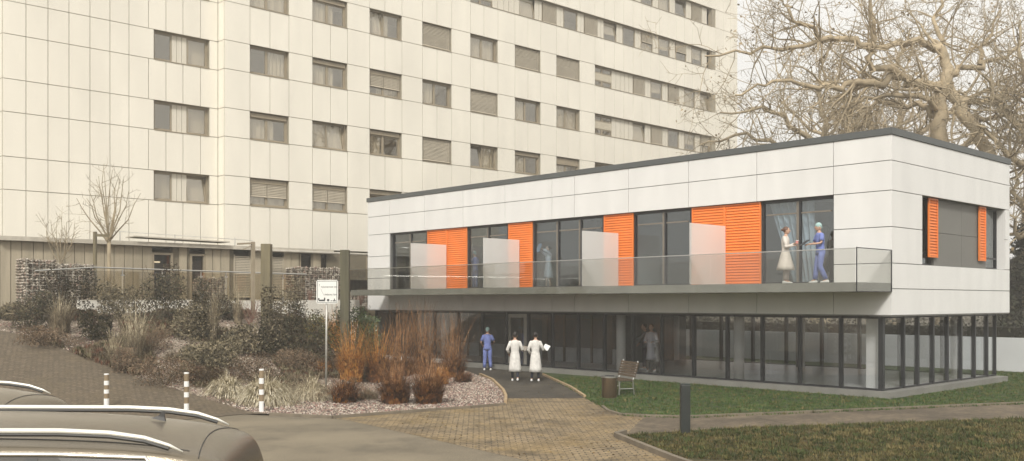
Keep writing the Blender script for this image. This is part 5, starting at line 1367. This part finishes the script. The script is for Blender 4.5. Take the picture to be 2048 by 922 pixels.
# behind the upstairs windows
q6 = on_a(1097, A0+.75); 
p6 = person(Vector((q6.x, q6.y, .492)), -RT*.9-FW*.45, .965, 'person in a pale gown holding up an x-ray film behind the three-light window', m_gown, st_legs, (((.10, .20, 1.48), (.34, .16, 1.60)), ((.12, -.21, 1.46), (.34, -.10, 1.58))), hem=.45, coat=True, sleeve_long=True, trousers=None, hair=m_hair, bun=True, flare=.2, headpitch=-.2)
card(p6, 'xray_film', 'bluish x-ray film held up behind the three-light window', 'x-ray film', (.46, .03, 1.66), (.36, .30), (0, 1.2, 0), M('film_blue', (.22, .34, .46), .2), .003)
q7 = on_a(950, A0+.8)
person(Vector((q7.x, q7.y, .492)), -RT*.6+FW*.5, .95, 'person in blue scrubs half hidden behind the second frosted screen', m_blue, st_legs, bent, trousers=m_blue, cap=m_cap)
# inside the glazed ground floor
q8 = on_a(1303, ag+.95); q9 = on_a(1290, ag+1.6)
person(Vector((q8.x, q8.y, zp+.022)), -FW*.6-RT*.3, .98, 'person in pale coat standing inside the glazed ground floor', m_gown, st_legs, bent, hem=.45, coat=True, sleeve_long=True, trousers=M('trousers_grey', (.15, .14, .12), .8), hair=m_hair2, flare=.1)
person(Vector((q9.x, q9.y, zp+.022)), -RT, .98, 'person in dark clothes stretching one arm out inside the glazed ground floor', M('jumper_grey', (.12, .13, .15), .8), st_legs, (((.18, .22, 1.24), (.42, .20, 1.14)), ((.03, -.24, 1.14), (.2, -.15, 1.0))), sleeve_long=True, trousers=m_navy, hair=m_hair)
# ================================================================== HAZE, LIGHT, CAMERA
hz = MB(); hz.box(-60, 120, -50, 110, GZ-1.0, 29.0)
hm = bpy.data.materials.new('haze_air'); hm.use_nodes = True; n = hm.node_tree.nodes; l = hm.node_tree.links; n.remove(n['Principled BSDF'])
pv = n.new('ShaderNodeVolumePrincipled'); pv.inputs['Color'].default_value = (1.0, .965, .89, 1); pv.inputs['Density'].default_value = HAZE; pv.inputs['Anisotropy'].default_value = 0.2
l.new(pv.outputs[0], n['Material Output'].inputs['Volume'])
if HAZE > 0: tag(hz.build('haze', hm), kind='stuff')
W = bpy.data.worlds.new('World'); S.world = W; W.use_nodes = True; n = W.node_tree.nodes; l = W.node_tree.links
bg_ = n['Background']; sky = n.new('ShaderNodeTexSky'); sky.sky_type = 'NISHITA'; sky.sun_disc = False
sdir = Vector((-.77, -.62, 0)).normalized(); elev = math.radians(40)
sky.sun_elevation = elev; sky.sun_rotation = math.atan2(sdir.x, sdir.y) % (2*PI); sky.dust_density = 6; sky.air_density = 1.2
hs = n.new('ShaderNodeHueSaturation'); hs.inputs['Saturation'].default_value = 0.12; hs.inputs['Value'].default_value = 1.0
mx = n.new('ShaderNodeMix'); mx.data_type = 'RGBA'; mx.inputs['Factor'].default_value = 0.65; mx.inputs['B'].default_value = (11.5, 11.2, 10.6, 1)
l.new(sky.outputs[0], hs.inputs['Color']); l.new(hs.outputs[0], mx.inputs['A']); l.new(mx.outputs['Result'], bg_.inputs['Color']); bg_.inputs['Strength'].default_value = SKYS
sl = bpy.data.lights.new('sun', 'SUN'); sl.energy = SUNS; sl.angle = math.radians(10); sl.color = (1.0, .965, .90)
so = bpy.data.objects.new('sun', sl); COL.objects.link(so)
dv = -(sdir*math.cos(elev)+Vector((0, 0, math.sin(elev)))); so.rotation_euler = dv.to_track_quat('-Z', 'Y').to_euler(); so.location = (0, 0, 40)
cd = bpy.data.cameras.new('camera'); cd.sensor_width = 36; cd.lens = FX/2048*36; cd.shift_y = (HV-461)/2048; cd.clip_end = 3000; cd.clip_start = .1
co = bpy.data.objects.new('camera', cd); COL.objects.link(co); co.rotation_euler = (PI/2, 0, YAW); S.camera = co
S.view_settings.view_transform = 'Standard'; S.view_settings.look = 'None'; S.view_settings.exposure = EXPO; S.view_settings.gamma = 1
cy_ = S.cycles; cy_.max_bounces = 6; cy_.diffuse_bounces = 3; cy_.glossy_bounces = 3; cy_.transparent_max_bounces = 24; cy_.volume_bounces = 0; cy_.use_denoising = True
cy_.caustics_reflective = False; cy_.caustics_refractive = False
